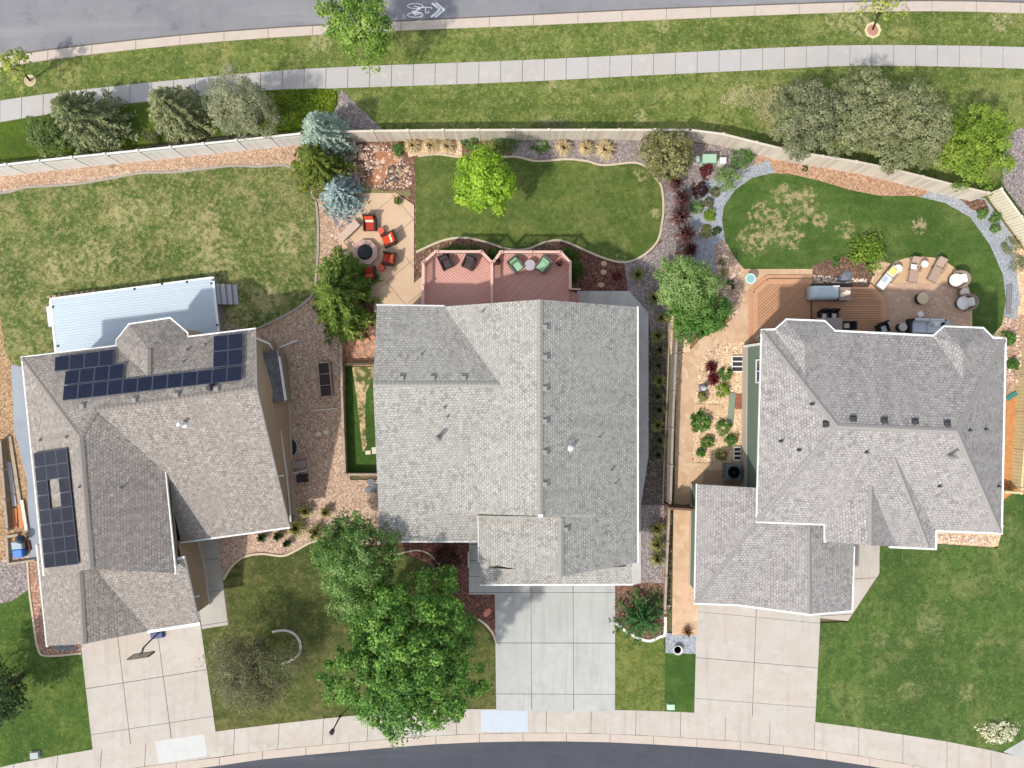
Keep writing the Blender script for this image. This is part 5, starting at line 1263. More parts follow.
# fire pit group
fp = thing('fire_pit', 'octagonal stone fire pit with a round black cover on the tan patio', 'fire pit', W(365.5, 252.5, .3).xy.to_3d())
b = MB(); b.lathe((0, 0, 0), [(.78, 0), (.78, .34)], 8, ph=.39); b.build('stone_ring', STONE, fp)
b = MB(); b.lathe((0, 0, .343), [(.80, 0), (.82, .02), (.82, .07), (.78, .085), (.46, .085), (.46, .02)], 8, ph=.39); b.build('cap_ring', tex_mat('cap_stone', srgb(186, 156, 142), [('noise', 5, srgb(164, 132, 120), .45, .7, .6, 6)], space='obj'), fp)
b = MB(); b.lathe((0, 0, .432), [(.46, 0), (.47, .05), (.4, .12), (.2, .16), (.03, .17), (.03, .21), (.0, .21)], 20); b.build('fire_cover', BLACK, fp)
bw = thing('stone_bench', 'long pale stone bench wall beside the fire pit', 'bench', W(349.5, 231, .3).xy.to_3d(), math.radians(44))
b = MB(); b.box((0, 0, 0), (1.42, .4, .42)); b.build('bench_wall', STONE, bw); b = MB(); b.box((0, 0, .423), (1.5, .5, .07), 0, 0, .02); b.build('bench_cap', tex_mat('bench_stone', srgb(190, 166, 148), [('noise', 5, srgb(170, 146, 128), .45, .7, .6, 6)], space='obj'), bw)
G1 = 'orange chairs round the fire pit'
armchair('orange cushioned dark chair above the fire pit, farthest from the house', 369.5, 223.5, math.pi, WICK, RUST, ORANGE, CREAM, group=G1, w=.8)
armchair('orange cushioned chair right of the upper round red table by the fire pit', 388.5, 239, facing(388, 239, 366, 247), WICK, ORANGE, ORANGE, CREAM, group=G1, w=.8)
armchair('darker rust chair right of the fire pit, just above the lower round red table', 388.5, 258.5, facing(388, 258, 366, 254), WICK, RUST, RUST, plain('orange_stripe', srgb(214, 120, 70), .9), group=G1, w=.8)
armchair('rust chair below the fire pit half under the drooping conifer', 369, 273, facing(369, 273, 367, 255), WICK, RUST, RUST, plain('orange_stripe2', srgb(206, 112, 66), .9), group=G1, w=.8)
round_table('round red side table between the two upper fire pit chairs', 380.8, 230.5, .21, .5, TERRA, drum=True); round_table('round red side table between the two lower fire pit chairs', 381, 267.5, .21, .5, TERRA, drum=True)
def potted(label, px, py, r, h, pm, lm, z=0, n=24, name='potted_plant'):
    c = W(px, py, z + h); t = thing(name, label, 'potted plant', (c.x, c.y, z))
    b = MB(); b.lathe((0, 0, 0), [(r * .7, 0), (r * .95, h * .85), (r, h * .87), (r, h), (r * .84, h), (r * .8, h * .88)], 16); b.build('pot', pm, t)
    b = MB(); b.lathe((0, 0, h * .5), [(r * .7, 0), (r * .82, h * .36)], 14); b.build('soil', plain('potting_soil', srgb(62, 48, 38), .95), t)
    q = cloud(r * .9, r * .9, r, n, 8, r * .35, .09, 0, .3); q += np.array([0, 0, h * .9]); quads_mesh('foliage', q, lm, t)
    return t
potted('terracotta pot with a small green plant on the upper edge of the fire pit patio', 397.5, 200.5, .24, .35, plain('brown_pot', srgb(150, 96, 72), .8), L_green)
potted('bronze pot with sparse plant in the left corner of the right deck', 498, 262, .18, .3, plain('bronze_pot', srgb(120, 80, 62), .6), L_red, 1.55, 8); potted('bronze pot with sparse plant in the right corner of the right deck', 559.5, 263, .2, .3, plain('bronze_pot', srgb(120, 80, 62), .6), L_red, 1.55, 8)
# deck chairs
armchair('dark wicker chair left on the sunny deck, turned towards the house', 446, 262.5, math.radians(180 + 25), WICKD, plain('espresso_cushion', srgb(72, 60, 58), .9), plain('espresso_cushion', srgb(72, 60, 58), .9), None, 1.6, .72, .74, 'dark chairs on the left deck')
armchair('dark wicker chair right on the sunny deck, nearest the middle rail', 469, 262.5, math.radians(180 - 25), WICKD, plain('espresso_cushion', srgb(72, 60, 58), .9), plain('espresso_cushion', srgb(72, 60, 58), .9), None, 1.6, .72, .74, 'dark chairs on the left deck')
armchair('pale green cushioned chair left of the round deck table', 516.5, 265, math.radians(180 + 38), plain('green_frame', srgb(96, 92, 84), .7), GREENC, plain('green_back', srgb(128, 168, 134), .9), None, 1.55, .74, .78, 'pale green chairs on the right deck')
armchair('pale green cushioned chair right of the round deck table', 543, 265, math.radians(180 - 38), plain('green_frame', srgb(96, 92, 84), .7), GREENC, plain('green_back', srgb(128, 168, 134), .9), None, 1.55, .74, .78, 'pale green chairs on the right deck')
round_table('round lilac grey table between the two green deck chairs', 530, 265, .33, .5, plain('lilac_top', srgb(172, 160, 166), .6), 1.55)
# covered grill, counter, dining set
gr = thing('covered_grill', 'large barbecue under a pale blue grey cover on the lower tan deck', 'grill', (W(823, 293, .9).x, W(823, 293, .9).y, .3))
cov = MB(); rs = []
for zz, ix in ((0.1, 0), (.75, .02), (.95, .06), (1.06, .16), (1.1, .3)):
    X, Y = .86 - ix, .44 - ix * .8; ring = []
    for sx, sy, a0 in ((1, 1, 0), (-1, 1, 90), (-1, -1, 180), (1, -1, 270)):
        for a in (0, 30, 60, 90):
            r = .14; ring.append(Vector((sx * (X - r) + r * math.cos(math.radians(a0 + a)), sy * (Y - r) + r * math.sin(math.radians(a0 + a)), zz + .012 * math.sin(a0 + a * 3))))
    rs.append(ring)
cov._rings(rs, 0); cov.build('grill_cover', tex_mat('cover_cloth', srgb(184, 194, 200), [('noise', 3, srgb(166, 178, 186), .45, .7, .6, 6)], rough=.7, space='obj', bump=.4, bscale=5), gr, True)
for sx in (-1, 1):
    for sy in (-1, 1):
        b = MB(); b.lathe((sx * .68, sy * .28, 0), [(.05, 0), (.06, .03), (.06, .08), (.05, .1)], 10); b.build('caster', BLACK, gr)
b = MB(); b.box((.62, .36, 1.02), (.4, .08, .05), 0, 0, .02); b.build('folded_flap', WHITE, gr)
ct = thing('serving_cart', 'small taupe serving cart right of the covered grill', 'cart', (W(842.5, 294.5, .8).x, W(842.5, 294.5, .8).y, .3))
b = MB(); b.box((0, 0, .8), (.72, .8, .05), 0, 0, .01); b.build('cart_top', plain('taupe_top', srgb(150, 128, 118), .6), ct); b = MB(); b.box((0, 0, .22), (.66, .74, .04)); b.build('shelf', DARK, ct)
for sx in (-1, 1):
    for sy in (-1, 1): b = MB(); b.box((sx * .31, sy * .34, 0), (.05, .05, .8)); b.build('leg', DARK, ct)
b = MB(); b.box((0, 0, 0), (.55, .28, .06), .3, 0, .025); b.box((.18, .12, .062), (.3, .2, .05), -.4, 0, .02)
o = b.build('folded_cloth', CREAM); p = W(846, 293, 1.16); o.location = (p.x, p.y, 1.152); tag(o, 'crumpled cream cloth lying on the taupe serving cart', 'cloth')
dt = thing('dining_table', 'taupe rectangular dining table tucked under the east roof edge', 'table', (W(829, 327, 1).x, W(829, 327, 1).y, .3))
b = MB(); b.box((0, 0, .7), (1.62, 1.1, .04), 0, 0, .01); b.build('table_top', plain('table_taupe', srgb(156, 142, 134), .6), dt)
for sx in (-1, 1):
    for sy in (-1, 1): b = MB(); b.box((sx * .74, sy * .48, 0), (.06, .06, .7)); b.build('leg', DARK, dt)
G2 = 'black dining chairs round the taupe table'
armchair('black dining chair with pale seat at the upper left of the taupe table', 824.3, 315, math.pi, BLACK, CREAM, BLACK, None, .3, .52, .54, G2, name='dining_chair'); armchair('black dining chair with pale seat at the upper right of the taupe table', 834.3, 315, math.pi, BLACK, CREAM, BLACK, None, .3, .52, .54, G2, name='dining_chair')
armchair('black dining chair with pale seat at the right end of the taupe table', 848.6, 325.5, math.pi / 2, BLACK, CREAM, BLACK, None, .3, .52, .54, G2, name='dining_chair')
armchair('black chair with grey seat at the deck corner by the east roof', 884, 328, math.radians(200), BLACK, GREYC, BLACK, None, .3, .62, .6, name='dining_chair')


def lounger(label, px, py, rz, fm, cm, z=.11, white=False, L=1.6, w=.6):
    c = W(px, py, z + .3); t = thing('chaise_lounge', label, 'lounger', (c.x, c.y, z), rz, 'loungers on the paver patio')   # head is local +y
    b = MB(); b.box((0, -.02, .2), (w, L, .06), 0, 0, .02); b.build('frame', fm, t)
    for sx in (-1, 1):
        for sy in (-1, 1): b = MB(); b.box((sx * (w / 2 - .05), sy * (L / 2 - .12), 0), (.05, .05, .2)); b.build('leg', fm, t)
        b = MB(); b.bar((sx * (w / 2 + .03), -.1, .42), (sx * (w / 2 + .03), .5, .44), .05, .03); b.box((sx * (w / 2 + .03), -.08, .2), (.04, .04, .22)); b.build('arm', fm, t)
    b = MB(); b.box((0, -L * .18, .262), (w - .08, L * .58, .07), 0, 0, .03); b.build('seat_pad', cm, t)
    b = MB(); b.box((0, L * .3, .3), (w - .08, L * .44, .07), 0, 0, .03, Matrix.Rotation(math.radians(26), 4, 'X')); b.build('back_pad', cm, t)
    return t


lounger('taupe sling lounger with a small white pillow, middle of the patio arc', 914.5, 269.5, math.radians(-8), TAUPEW, plain('taupe_sling', srgb(168, 144, 128), .9)); lounger('taupe sling lounger without pillow, right on the patio arc', 937.5, 269.5, math.radians(-26), TAUPEW, plain('taupe_sling', srgb(168, 144, 128), .9))
lounger('white padded lounger under a yellow towel, left on the patio arc', 887.5, 278, math.radians(-38), plain('grey_frame', srgb(120, 112, 104), .7), WHITEC)
def slab_thing(name, label, cat, px, py, z, s, rz, mat, bevel=.02, mats2=None):
    b = MB(); b.box((0, 0, 0), s, 0, 0, bevel); c = W(px, py, z + s[2]); o = b.build(name, mat, origin=Vector((0, 0, 0))); o.location = (c.x, c.y, z); o.rotation_euler = (0, 0, rz); return tag(o, label, cat)
slab_thing('pillow', 'small white pillow on the middle taupe lounger', 'pillow', 914.5, 266.5, .6, (.34, .3, .1), -.1, WHITEC, .04); slab_thing('towel', 'yellow towel across the head of the white padded lounger', 'towel', 893, 271, .68, (.42, .46, .04), math.radians(-38), YEL, .015)
slab_thing('folded_towel', 'pale blue folded towel on the foot of the white lounger', 'towel', 885.2, 279.5, .46, (.26, .34, .03), math.radians(-38), plain('blue_towel', srgb(172, 190, 206), .95), .01)
round_table('round white side table between the white and the middle lounger', 898.5, 268.5, .25, .5, WHITEC, .11, DARK, group='white side tables on the arc'); round_table('round white side table between the middle and right loungers', 925, 264, .22, .5, WHITEC, .11, DARK, group='white side tables on the arc')
round_table('round pale stool between the two barrel swivel chairs', 965, 292, .27, .45, plain('pale_pouf', srgb(222, 208, 190), .9), .11, TAUPEW, drum=True, name='stool', cat='stool')
round_table('round tan coffee table in the middle of the paver patio', 923.3, 298.3, .36, .42, plain('tan_top', srgb(204, 184, 152), .6), .11, WICKD, drum=True, name='coffee_table')
round_table('round grey side table left of the white sofa', 903.3, 327, .26, .5, plain('pale_grey_top', srgb(196, 192, 190), .6), .11, WICKD, drum=True); round_table('round grey side table right of the white sofa', 946.5, 323.5, .27, .5, plain('grey_top', srgb(176, 178, 182), .6), .11, WICKD, drum=True)
slab_thing('floor_cushion', 'square white floor cushion between coffee table and sofa', 'cushion', 921.3, 314.3, .12, (.36, .36, .16), .5, WHITEC, .05)
def swivel(label, px, py, rz):
    c = W(px, py, .5); t = thing('swivel_chair', label, 'chair', (c.x, c.y, .11), rz, 'barrel swivel chairs')
    b = MB(); b.lathe((0, 0, 0), [(.32, 0), (.34, .03), (.16, .06), (.16, .12), (.4, .14), (.43, .3)], 22); b.build('base', WICKD, t)
    b = MB(); n = 18   # curved back wall round the rear (local -y)
    rs = []
    for k in range(n + 1):
        a = math.radians(170 + 200 * k / n); h = .42 + .3 * math.sin(math.pi * k / n); q = Vector((math.cos(a), math.sin(a), 0)); rs.append([q * .44 + Vector((0, 0, .25)), q * .52 + Vector((0, 0, .25)), q * .55 + Vector((0, 0, .25 + h)), q * .47 + Vector((0, 0, .25 + h))])
    b._rings(rs, 0); b.build('barrel_back', TAUPEW, t, True)
    b = MB(); b.lathe((0, 0, .305), [(.4, 0), (.43, .04), (.42, .12), (.36, .15)], 22); b.build('seat_cushion', WHITEC, t, True)
    b = MB(); b.box((0, -.3, .46), (.52, .14, .34), 0, 0, .05, Matrix.Rotation(math.radians(20), 4, 'X')); b.build('pillow', WHITEC, t)
    return t
swivel('barrel swivel chair with white cushion, upper of two at the patio rim', 956.5, 280, math.radians(200 - 75 - 20)); swivel('barrel swivel chair with white cushion, lower of two at the patio rim', 964, 303, math.radians(100))
sf = thing('sofa', 'dark framed sofa with pale grey cushions tucked under the east roof', 'sofa', (W(926, 326.5, .5).x, W(926, 326.5, .5).y, .11), math.pi - .03)
b = MB(); b.box((0, 0, .08), (2.1, .86, .24), 0, 0, .04); b.build('sofa_frame', WICKD, sf)
for s in (-1, 1):
    b = MB(); b.box((s * 1.0, 0, .06), (.14, .88, .52), 0, 0, .04); b.build('arm', WICKD, sf)
    for q in (-1, 1): b = MB(); b.box((s * .95, q * .36, 0), (.07, .07, .1)); b.build('leg', WICKD, sf)
b = MB(); b.box((0, -.4, .1), (2.1, .1, .68), 0, 0, .03); b.build('sofa_back', WICKD, sf)
for x in (-.46, .46): b = MB(); b.box((x, .05, .325), (.9, .74, .16), 0, 0, .05); b.build('seat_cushion', GREYC, sf); b = MB(); b.box((x, -.3, .46), (.88, .16, .4), 0, 0, .06, Matrix.Rotation(math.radians(14), 4, 'X')); b.build('back_cushion', GREYC, sf)
for x, y, r in ((-.55, -.12, .6), (-.25, -.16, -.3)): b = MB(); b.box((x, y, .5), (.42, .2, .3), r, 0, .06, Matrix.Rotation(math.radians(40), 4, 'X')); b.build('throw_pillow', WHITEC, sf)
# bird bath, statue, yard pieces
bb = thing('bird_bath', 'pale aqua bird bath at the corner of the tan deck path', 'bird bath', W(748.5, 279.5, .4).xy.to_3d())
b = MB(); b.lathe((0, 0, 0), [(.22, 0), (.2, .06), (.08, .12), (.07, .6), (.14, .68)], 16); b.build('pedestal', plain('aqua_glaze', srgb(160, 200, 190), .4), bb, True)
b = MB(); b.lathe((0, 0, .68), [(.1, 0), (.28, .05), (.33, .12), (.31, .13), (.2, .07), (.0, .05)], 24); b.build('basin', plain('aqua_basin', srgb(190, 222, 214), .4), bb, True)
b = MB(); b.lathe((0, 0, .77), [(.24, 0), (.24, .012)], 20); b.build('water', tex_mat('bath_water', srgb(140, 180, 176), rough=.05, spec=.6, space='obj'), bb)
st = thing('garden_statue', 'grey stone garden statue on the brown bed beside the tan path', 'statue', W(704, 388, .4).xy.to_3d())
b = MB(); b.box((0, 0, 0), (.5, .42, .16), .1, 0, .03); b.build('plinth', SLATE, st); b = MB(); b.lathe((0, 0, .163), [(.16, 0), (.19, .2), (.14, .34), (.08, .4), (.11, .5), (.08, .6), (.02, .63)], 14); b.build('figure', plain('statue_stone', srgb(176, 180, 184), .9), st, True)
fr_ = rock('dark blue grey boulder in the cobble bed above the covered grill', 844.5, 277, 6.3, SLATE, stretch=1.35, seed=5)
for i, (x, y, w_, h_, l) in enumerate(((700.5, 407.3, .62, .42, 'tan stepping slab nearest the path in the east garden'), (715, 407.8, .95, .42, 'long tan stepping slab in the middle of the east garden'), (742, 411, 1.0, .4, 'tan stepping slab against the green wall'))): slab_thing('stepping_slab', l, 'paver', x, y, .05, (w_, h_, .05), 0, pavers_tan, .01)
slab_thing('brick_pad', 'square red brown brick pad against the green wall', 'paver', 743, 401.5, .05, (.95, .95, .06), 0, tex_mat('brick_pad_mat', srgb(150, 96, 70), brick=(.2, .1, .01, srgb(160, 100, 72), srgb(136, 82, 60), srgb(120, 96, 80), 0), space='obj'), .01)
slab_thing('garden_plank', 'narrow grey green plank beside the brick pad', 'plank', 731.5, 409, .05, (.38, 2.0, .08), math.radians(-5), plain('grey_green_board', srgb(128, 142, 124), .9), .01)
ac = thing('air_conditioner', 'dark grey air conditioner with round fan behind the east garage', 'air conditioner', W(732, 471.5, .5).xy.to_3d(), -.05)
b = MB(); b.box((0, 0, .04), (.95, .95, .85), 0, 0, .05); b.build('cabinet', plain('ac_grey', srgb(104, 106, 112), .5), ac)
b = MB(); b.lathe((0, 0, .893), [(.38, 0), (.38, .02), (.34, .02), (.33, .004), (.0, .004)], 24); b.build('fan_shroud', BLACK, ac)
b = MB()
for k in range(4):
    a = k * math.pi / 2 + .5; b.bar((0.05 * math.cos(a), .05 * math.sin(a), .9 + .0008 * k), (.29 * math.cos(a), .29 * math.sin(a), .904 + .0008 * k), .14, .006)
b.lathe((0, 0, .902), [(.08, 0), (.08, .02), (.04, .03)], 12); b.build('fan', plain('fan_blade', srgb(66, 68, 74), .4), ac)
b = MB()
for k in range(5): b.lathe((0, 0, .925 + k * .0006), [(.07 * k + .06, 0), (.07 * k + .06, .006), (.07 * k + .052, .006), (.07 * k + .052, 0)], 24)
b.build('guard', DARK, ac); slab_thing('pad', 'concrete pad under the dark air conditioner', 'pad', 732, 472, .105, (1.1, 1.1, .06), -.05, FOUND, .01)
def slat_well(label, px, py, w_, h_, n):
    c = W(px, py, .1); t = thing('window_well', label, 'window well', (c.x, c.y, .05))
    b = MB(); b.box((0, 0, 0), (w_, h_, .04)); b.build('well_pit', plain('well_dark', srgb(64, 60, 62), .9), t)
    f = MB(); f.box((-w_ / 2, 0, 0), (.05, h_, .16)); f.build('well_rim', PIPE, t)
    for k in range(n): f = MB(); f.box((0, -h_ / 2 + h_ * k / (n - 1), .1), (w_, .07, .05)); f.build('slat', PIPE, t)
    return t
slat_well('wide white slatted window well under the green wall window', 737.5, 364, .72, .95, 4); slat_well('small white slatted window well above the air conditioner', 737, 453.5, .42, .8, 4)
ow = thing('window_well', 'oval black window well in the gravel beside the brown house', 'window well', W(291, 447.5, .1).xy.to_3d())
b = MB(); b.lathe((0, 0, .05), [(.42, 0), (.42, .12), (.38, .12), (.37, .0)], 24, sy=1.4); b.build('well_rim', plain('rim_grey', srgb(170, 168, 164), .6), ow); b = MB(); b.lathe((0, 0, .055), [(.37, 0), (.35, .03), (.0, .05)], 24, sy=1.4); b.build('well_cover', plain('well_black', srgb(42, 38, 36), .5), ow)
rp = thing('raised_planter', 'long wooden raised planter with three dark soil bays on the gravel', 'planter', W(325, 379.5, .3).xy.to_3d(), math.radians(5))
for i, (x, y, a, b2) in enumerate(((-.36, 0, .07, 2.1), (.36, 0, .07, 2.1))): b = MB(); b.box((x, y, 0), (a, b2, .36)); b.build('side_board', F_wood, rp)
for y in (-1.05, -.35, .35, 1.05): b = MB(); b.box((0, y, 0), (.645, .07 if abs(y) > 1 else .04, .34)); b.build('cross_board', F_wood, rp)
for y in (-.7, 0, .7): b = MB(); b.box((0, y, 0), (.64, .62, .27), 0, 0, .03); b.build('soil_bed', tex_mat('planter_soil', srgb(70, 60, 58), [('noise', 12, srgb(48, 42, 42), .45, .7, .7, 5)], space='obj', bump=.5, bscale=20), rp)
for i, (x, y, l) in enumerate(((318.5, 434, 'square pale paver on the gravel, left of two'), (326, 432.2, 'square pale paver on the gravel, right of two'), (368, 452.5, 'square pale paver on the dog run grass, left of two'), (374.5, 450.5, 'tall pale paver on the dog run grass next to the wall'))): slab_thing('square_paver', l, 'paver', x, y, .07, (.33, .25 if i != 3 else .42, .05), .1, plain('pale_paver', srgb(206, 200, 180), .9), .008)
slab_thing('grey_chest', 'low grey chest against the pipes of the brown house', 'chest', 298.5, 464.5, .05, (.85, .42, .35), .15, plain('chest_grey', srgb(150, 140, 132), .8), .03)
bx = thing('garden_cart', 'small black cart standing below the white downspout', 'cart', W(302, 478.5, .4).xy.to_3d(), .1)
b = MB(); b.box((0, 0, .16), (.6, .44, .42), 0, 0, .06); b.build('cart_body', BLACK, bx); b = MB(); b.box((-.1, .02, .583), (.3, .3, .03), 0, 0, .01); b.build('lid', plain('plum_black', srgb(48, 40, 54), .5), bx)
for sx in (-1, 1):
    for sy in (-1, 1): b = MB(); b.tube([(sx * .24, sy * .2 - .025, .1), (sx * .24, sy * .2 + .025, .1)], .1, 12); b.build('wheel', BLACK, bx)
slab_thing('downspout_splash', 'slim white pipe lying across the brown gravel yard', 'pipe', 324, 409.5, .06, (1.7, .1, .09), math.radians(5), F_cream, .02)
# basketball hoop
hp = W(159, 633.5, 0); hp.z = 0; ho = thing('basketball_hoop', 'freestanding basketball hoop with blue base at the top of the west driveway', 'basketball hoop', hp, math.radians(8))
b = MB(); b.box((0, 0, .11), (.8, .42, .22), 0, 0, .06); b.build('base', tex_mat('blue_plastic', srgb(54, 70, 112), rough=.4, space='obj'), ho); b = MB(); b.tube([(0, .02, .3), (.05, -.06, 1.4), (.1, -.14, 2.15)], .045, 8); b.build('pole', BLACK, ho)
b = MB(); b.bar((.1, -.12, 2.0), (.12, -.4, 2.3), .05, .06); b.bar((.1, -.12, 2.1), (.12, -.4, 2.6), .04, .05); b.build('arm', DARK, ho)
bd = MB(); bd.box((.12, -.45, 2.1), (1.2, .05, .72), 0, 0, .01); bo = bd.build('backboard', tex_mat('backboard_grey', srgb(178, 168, 156), rough=.4, space='obj'), ho); f = MB()
for x in (-.49, .73): f.box((x, -.45, 2.07), (.06, .08, .79))
f.box((.12, -.45, 2.825), (1.155, .08, .05)); f.box((.12, -.45, 2.05), (1.155, .08, .045)); f.build('board_frame', plain('hoop_frame', srgb(52, 40, 36), .5), bo)
b = MB(); n = 22; rr = [[Vector((.12 + .23 * math.cos(2 * math.pi * k / n) * q, -.72 + .23 * math.sin(2 * math.pi * k / n) * q, 2.24 + z)) for k in range(n)] for q, z in ((.95, 0), (1.05, 0), (1.05, .02), (.95, .02), (.95, 0))]
b._rings(rr, 0, False, False); b.build('rim', plain('rim_pale', srgb(206, 186, 172), .5), ho)
# lamp post, utility boxes
lp = W(340.5, 715.5, 0); l_ = thing('lamp_post', 'slim black lamp post at the sidewalk edge left of the broad maple', 'lamp post', (lp.x, lp.y, .08))
b = MB(); b.lathe((0, 0, 0), [(.09, 0), (.08, .08), (.045, .12), (.04, 1.75)], 10); b.build('post', BLACK, l_)
b = MB(); b.lathe((0, 0, 1.75), [(.08, 0), (.13, .04), (.15, .32), (.17, .34), (.05, .44), (.0, .46)], 6); b.build('lantern', plain('lantern_plum', srgb(62, 52, 66), .4), l_)
def ubox(label, px, py, s, mat, rz=0., name='utility_box'):
    c = W(px, py, s[2]); t = thing(name, label, 'utility box', (c.x, c.y, .06), rz)
    b = MB(); b.box((0, 0, 0), (s[0] + .08, s[1] + .08, .06)); b.build('base', FOUND, t); b = MB(); b.box((0, 0, .062), (s[0], s[1], s[2] - .12), 0, 0, .02); b.build('cabinet', mat, t); b = MB(); b.box((0, 0, s[2] - .056), (s[0] + .03, s[1] + .03, .06), 0, 0, .02); b.build('lid', mat, t); return t
PG = plain('pale_green_steel', srgb(158, 190, 162), .5)
ubox('pale green transformer box by the middle fence end', 709.5, 158.5, (.82, .5, .7), PG); ubox('narrow white pedestal left of the pale green transformer', 697.5, 159, (.2, .34, .6), PIPE); ubox('squarish white pedestal right of the pale green transformer', 723, 160.5, (.36, .34, .5), PIPE)
ubox('flat pale green utility lid in the strip lawn near the sidewalk', 671, 707, (.42, .3, .16), plain('mint_lid', srgb(178, 222, 182), .5)); ubox('small grey utility box at the edge of the corner lawn', 34.5, 755.5, (.5, .38, .2), plain('grey_lid', srgb(158, 164, 164), .6), .1)
pl = thing('planter_bowl', 'round white bowl planter at the end of the grey gravel square', 'planter', W(677.5, 649.5, .2).xy.to_3d())
b = MB(); b.lathe((0, 0, .05), [(.16, 0), (.27, .16), (.3, .3), (.26, .3), (.22, .2)], 18); b.build('bowl', plain('bowl_white', srgb(214, 208, 202), .6), pl, True); b = MB(); b.lathe((0, 0, .2), [(.2, 0), (.24, .05)], 16); b.build('soil', plain('bowl_soil', srgb(96, 60, 58), .95), pl)
tag(quads_mesh('dried_grass', tuft_quads(.45, .4, 60, .03), leaf_mat('russet_blade', srgb(110, 70, 44), srgb(140, 94, 60), srgb(170, 124, 84)), None, (W(686, 630).x, W(686, 630).y, .06)), 'russet dried grass at the lower end of the tan path', 'grass tuft')
slab_thing('teal_tarp', 'small folded teal tarp on the orange soil by the green house', 'tarp', 1012, 396, .07, (.75, .3, .08), math.radians(32), plain('teal_cloth', srgb(62, 128, 120), .7), .03)
# lumber and bins beside the brown house
def plank(label, a, b_, w_, th, mat, z=.06, name='plank'):
    A, B = W(*a, z), W(*b_, z); m = MB(); m.bar(A, B, w_, th); return tag(m.build(name, mat), label, 'plank')
plank('long brown board propped along the grey side walk', (10, 436), (22, 512), .2, .06, F_wood, .1); plank('greyish white plank left of the long brown board', (9, 462), (15, 506), .26, .05, plain('grey_white_board', srgb(176, 178, 182), .9), .07); plank('short white board with split end near the orange planks', (22, 500), (27, 532), .2, .05, plain('bone_board', srgb(210, 204, 190), .9), .16)
plank('orange plank in the scrap pile, left of two', (15, 508), (15.5, 528), .3, .06, plain('orange_board', srgb(196, 132, 88), .9), .08); plank('orange plank in the scrap pile, right of two', (20, 504), (22, 528), .26, .06, plain('orange_board', srgb(196, 132, 88), .9), .12)
plank('weathered beam closing the upper end of the bin pen', (8.5, 536.5), (20, 534), .14, .2, F_wood); plank('weathered beam along the left side of the bin pen', (8.5, 537), (10, 563), .14, .2, F_wood); plank('weathered beam along the foot of the bin pen', (9.5, 563.5), (37, 559.5), .14, .22, F_wood)
bn = thing('storage_bin', 'bright blue plastic bin with a grey lid in the bin pen', 'bin', W(18, 551.5, .4).xy.to_3d(), .12)
b = MB(); b.box((0, -.12, 0), (.62, .5, .5), 0, 0, .05); b.build('bin_body', plain('bright_blue', srgb(56, 116, 196), .4), bn); b = MB(); b.box((-.02, .38, 0), (.66, .48, .46), 0, 0, .04); b.build('lid', plain('pale_bin_lid', srgb(150, 168, 178), .5), bn)
kt = thing('kettle_grill', 'small round dark kettle grill behind the bright blue bin', 'grill', W(21, 539, .5).xy.to_3d())
b = MB(); b.lathe((0, 0, .3), [(.05, 0), (.2, .08), (.27, .22), (.28, .26), (.24, .38), (.1, .46), (.03, .47), (.03, .52), (0, .52)], 18); b.build('kettle', plain('navy_enamel', srgb(34, 42, 66), .3), kt, True)
for k in range(3): a = k * 2.09; b = MB(); b.tube([(.25 * math.cos(a), .25 * math.sin(a), 0), (.12 * math.cos(a), .12 * math.sin(a), .36)], .015, 6); b.build('leg', DARK, kt)
slab_thing('flat_box', 'brown flattened cardboard at the right end of the bin pen', 'box', 27, 546, .06, (.4, .6, .1), .2, plain('maroon_card', srgb(82, 50, 44), .9), .02)
# rocks: individually placed boulders, and cobbles nobody could count
def rnd_in(poly, n, mind, seed):
    r = random.Random(seed); out = []; xs = [p[0] for p in poly]; ys = [p[1] for p in poly]; tries = 0
    while len(out) < n and tries < 6000:
        tries += 1; x, y = r.uniform(min(xs), max(xs)), r.uniform(min(ys), max(ys)); ins = False
        for i in range(len(poly)):
            a, b_ = poly[i], poly[i - 1]
            if (a[1] > y) != (b_[1] > y) and x < (b_[0] - a[0]) * (y - a[1]) / (b_[1] - a[1]) + a[0]: ins = not ins
        if ins and all(math.hypot(x - p[0], y - p[1]) > mind for p in out): out.append((x, y))
    return out
RG = [(354, 146), (382, 143), (396, 152), (404, 160), (412, 172), (411, 184), (402, 190), (380, 188), (362, 190), (353, 172)]
for i, (x, y) in enumerate(rnd_in(RG, 62, 3.2, 3)): rock('pink or sandy boulder in the rock garden above the fire pit patio', x, y, random.choice((1.1, 1.4, 1.8, 2.4, 3.2)), PINKR if random.random() < .55 else SANDR, group='boulders of the rock garden', seed=100 + i % 23)
for x, y, s_ in ((393, 168, 3.6), (398, 173, 3.2), (390, 175, 3.0), (396, 180, 3.4), (401, 167, 2.6), (388, 169, 2.4)): rock('dark grey wet boulder at the heart of the rock garden', x, y, s_, plain('wet_rock', srgb(92, 82, 76), .5), group='dark boulders of the rock garden')
sheet('rock_garden_clay', [(378, 150), (396, 154), (400, 162), (390, 166), (386, 178), (376, 186), (366, 184), (372, 172), (384, 166), (376, 158)], .09, tex_mat('clay_ground', srgb(166, 118, 84), [('noise', 3, srgb(140, 96, 68), .4, .7, .7, 7), ('noise', 14, srgb(190, 150, 116), .52, .7, .6, 5)], bump=.5, bscale=12), smooth=True)
sheet('rock_garden_sage', [(356, 182), (372, 186), (384, 191), (410, 190), (412, 196), (356, 193)], .089, tex_mat('mossy_ground', srgb(128, 116, 82), [('noise', 5, srgb(104, 104, 66), .4, .65, .8, 7), ('noise', 14, srgb(160, 142, 110), .52, .7, .6, 5)], bump=.5, bscale=12))
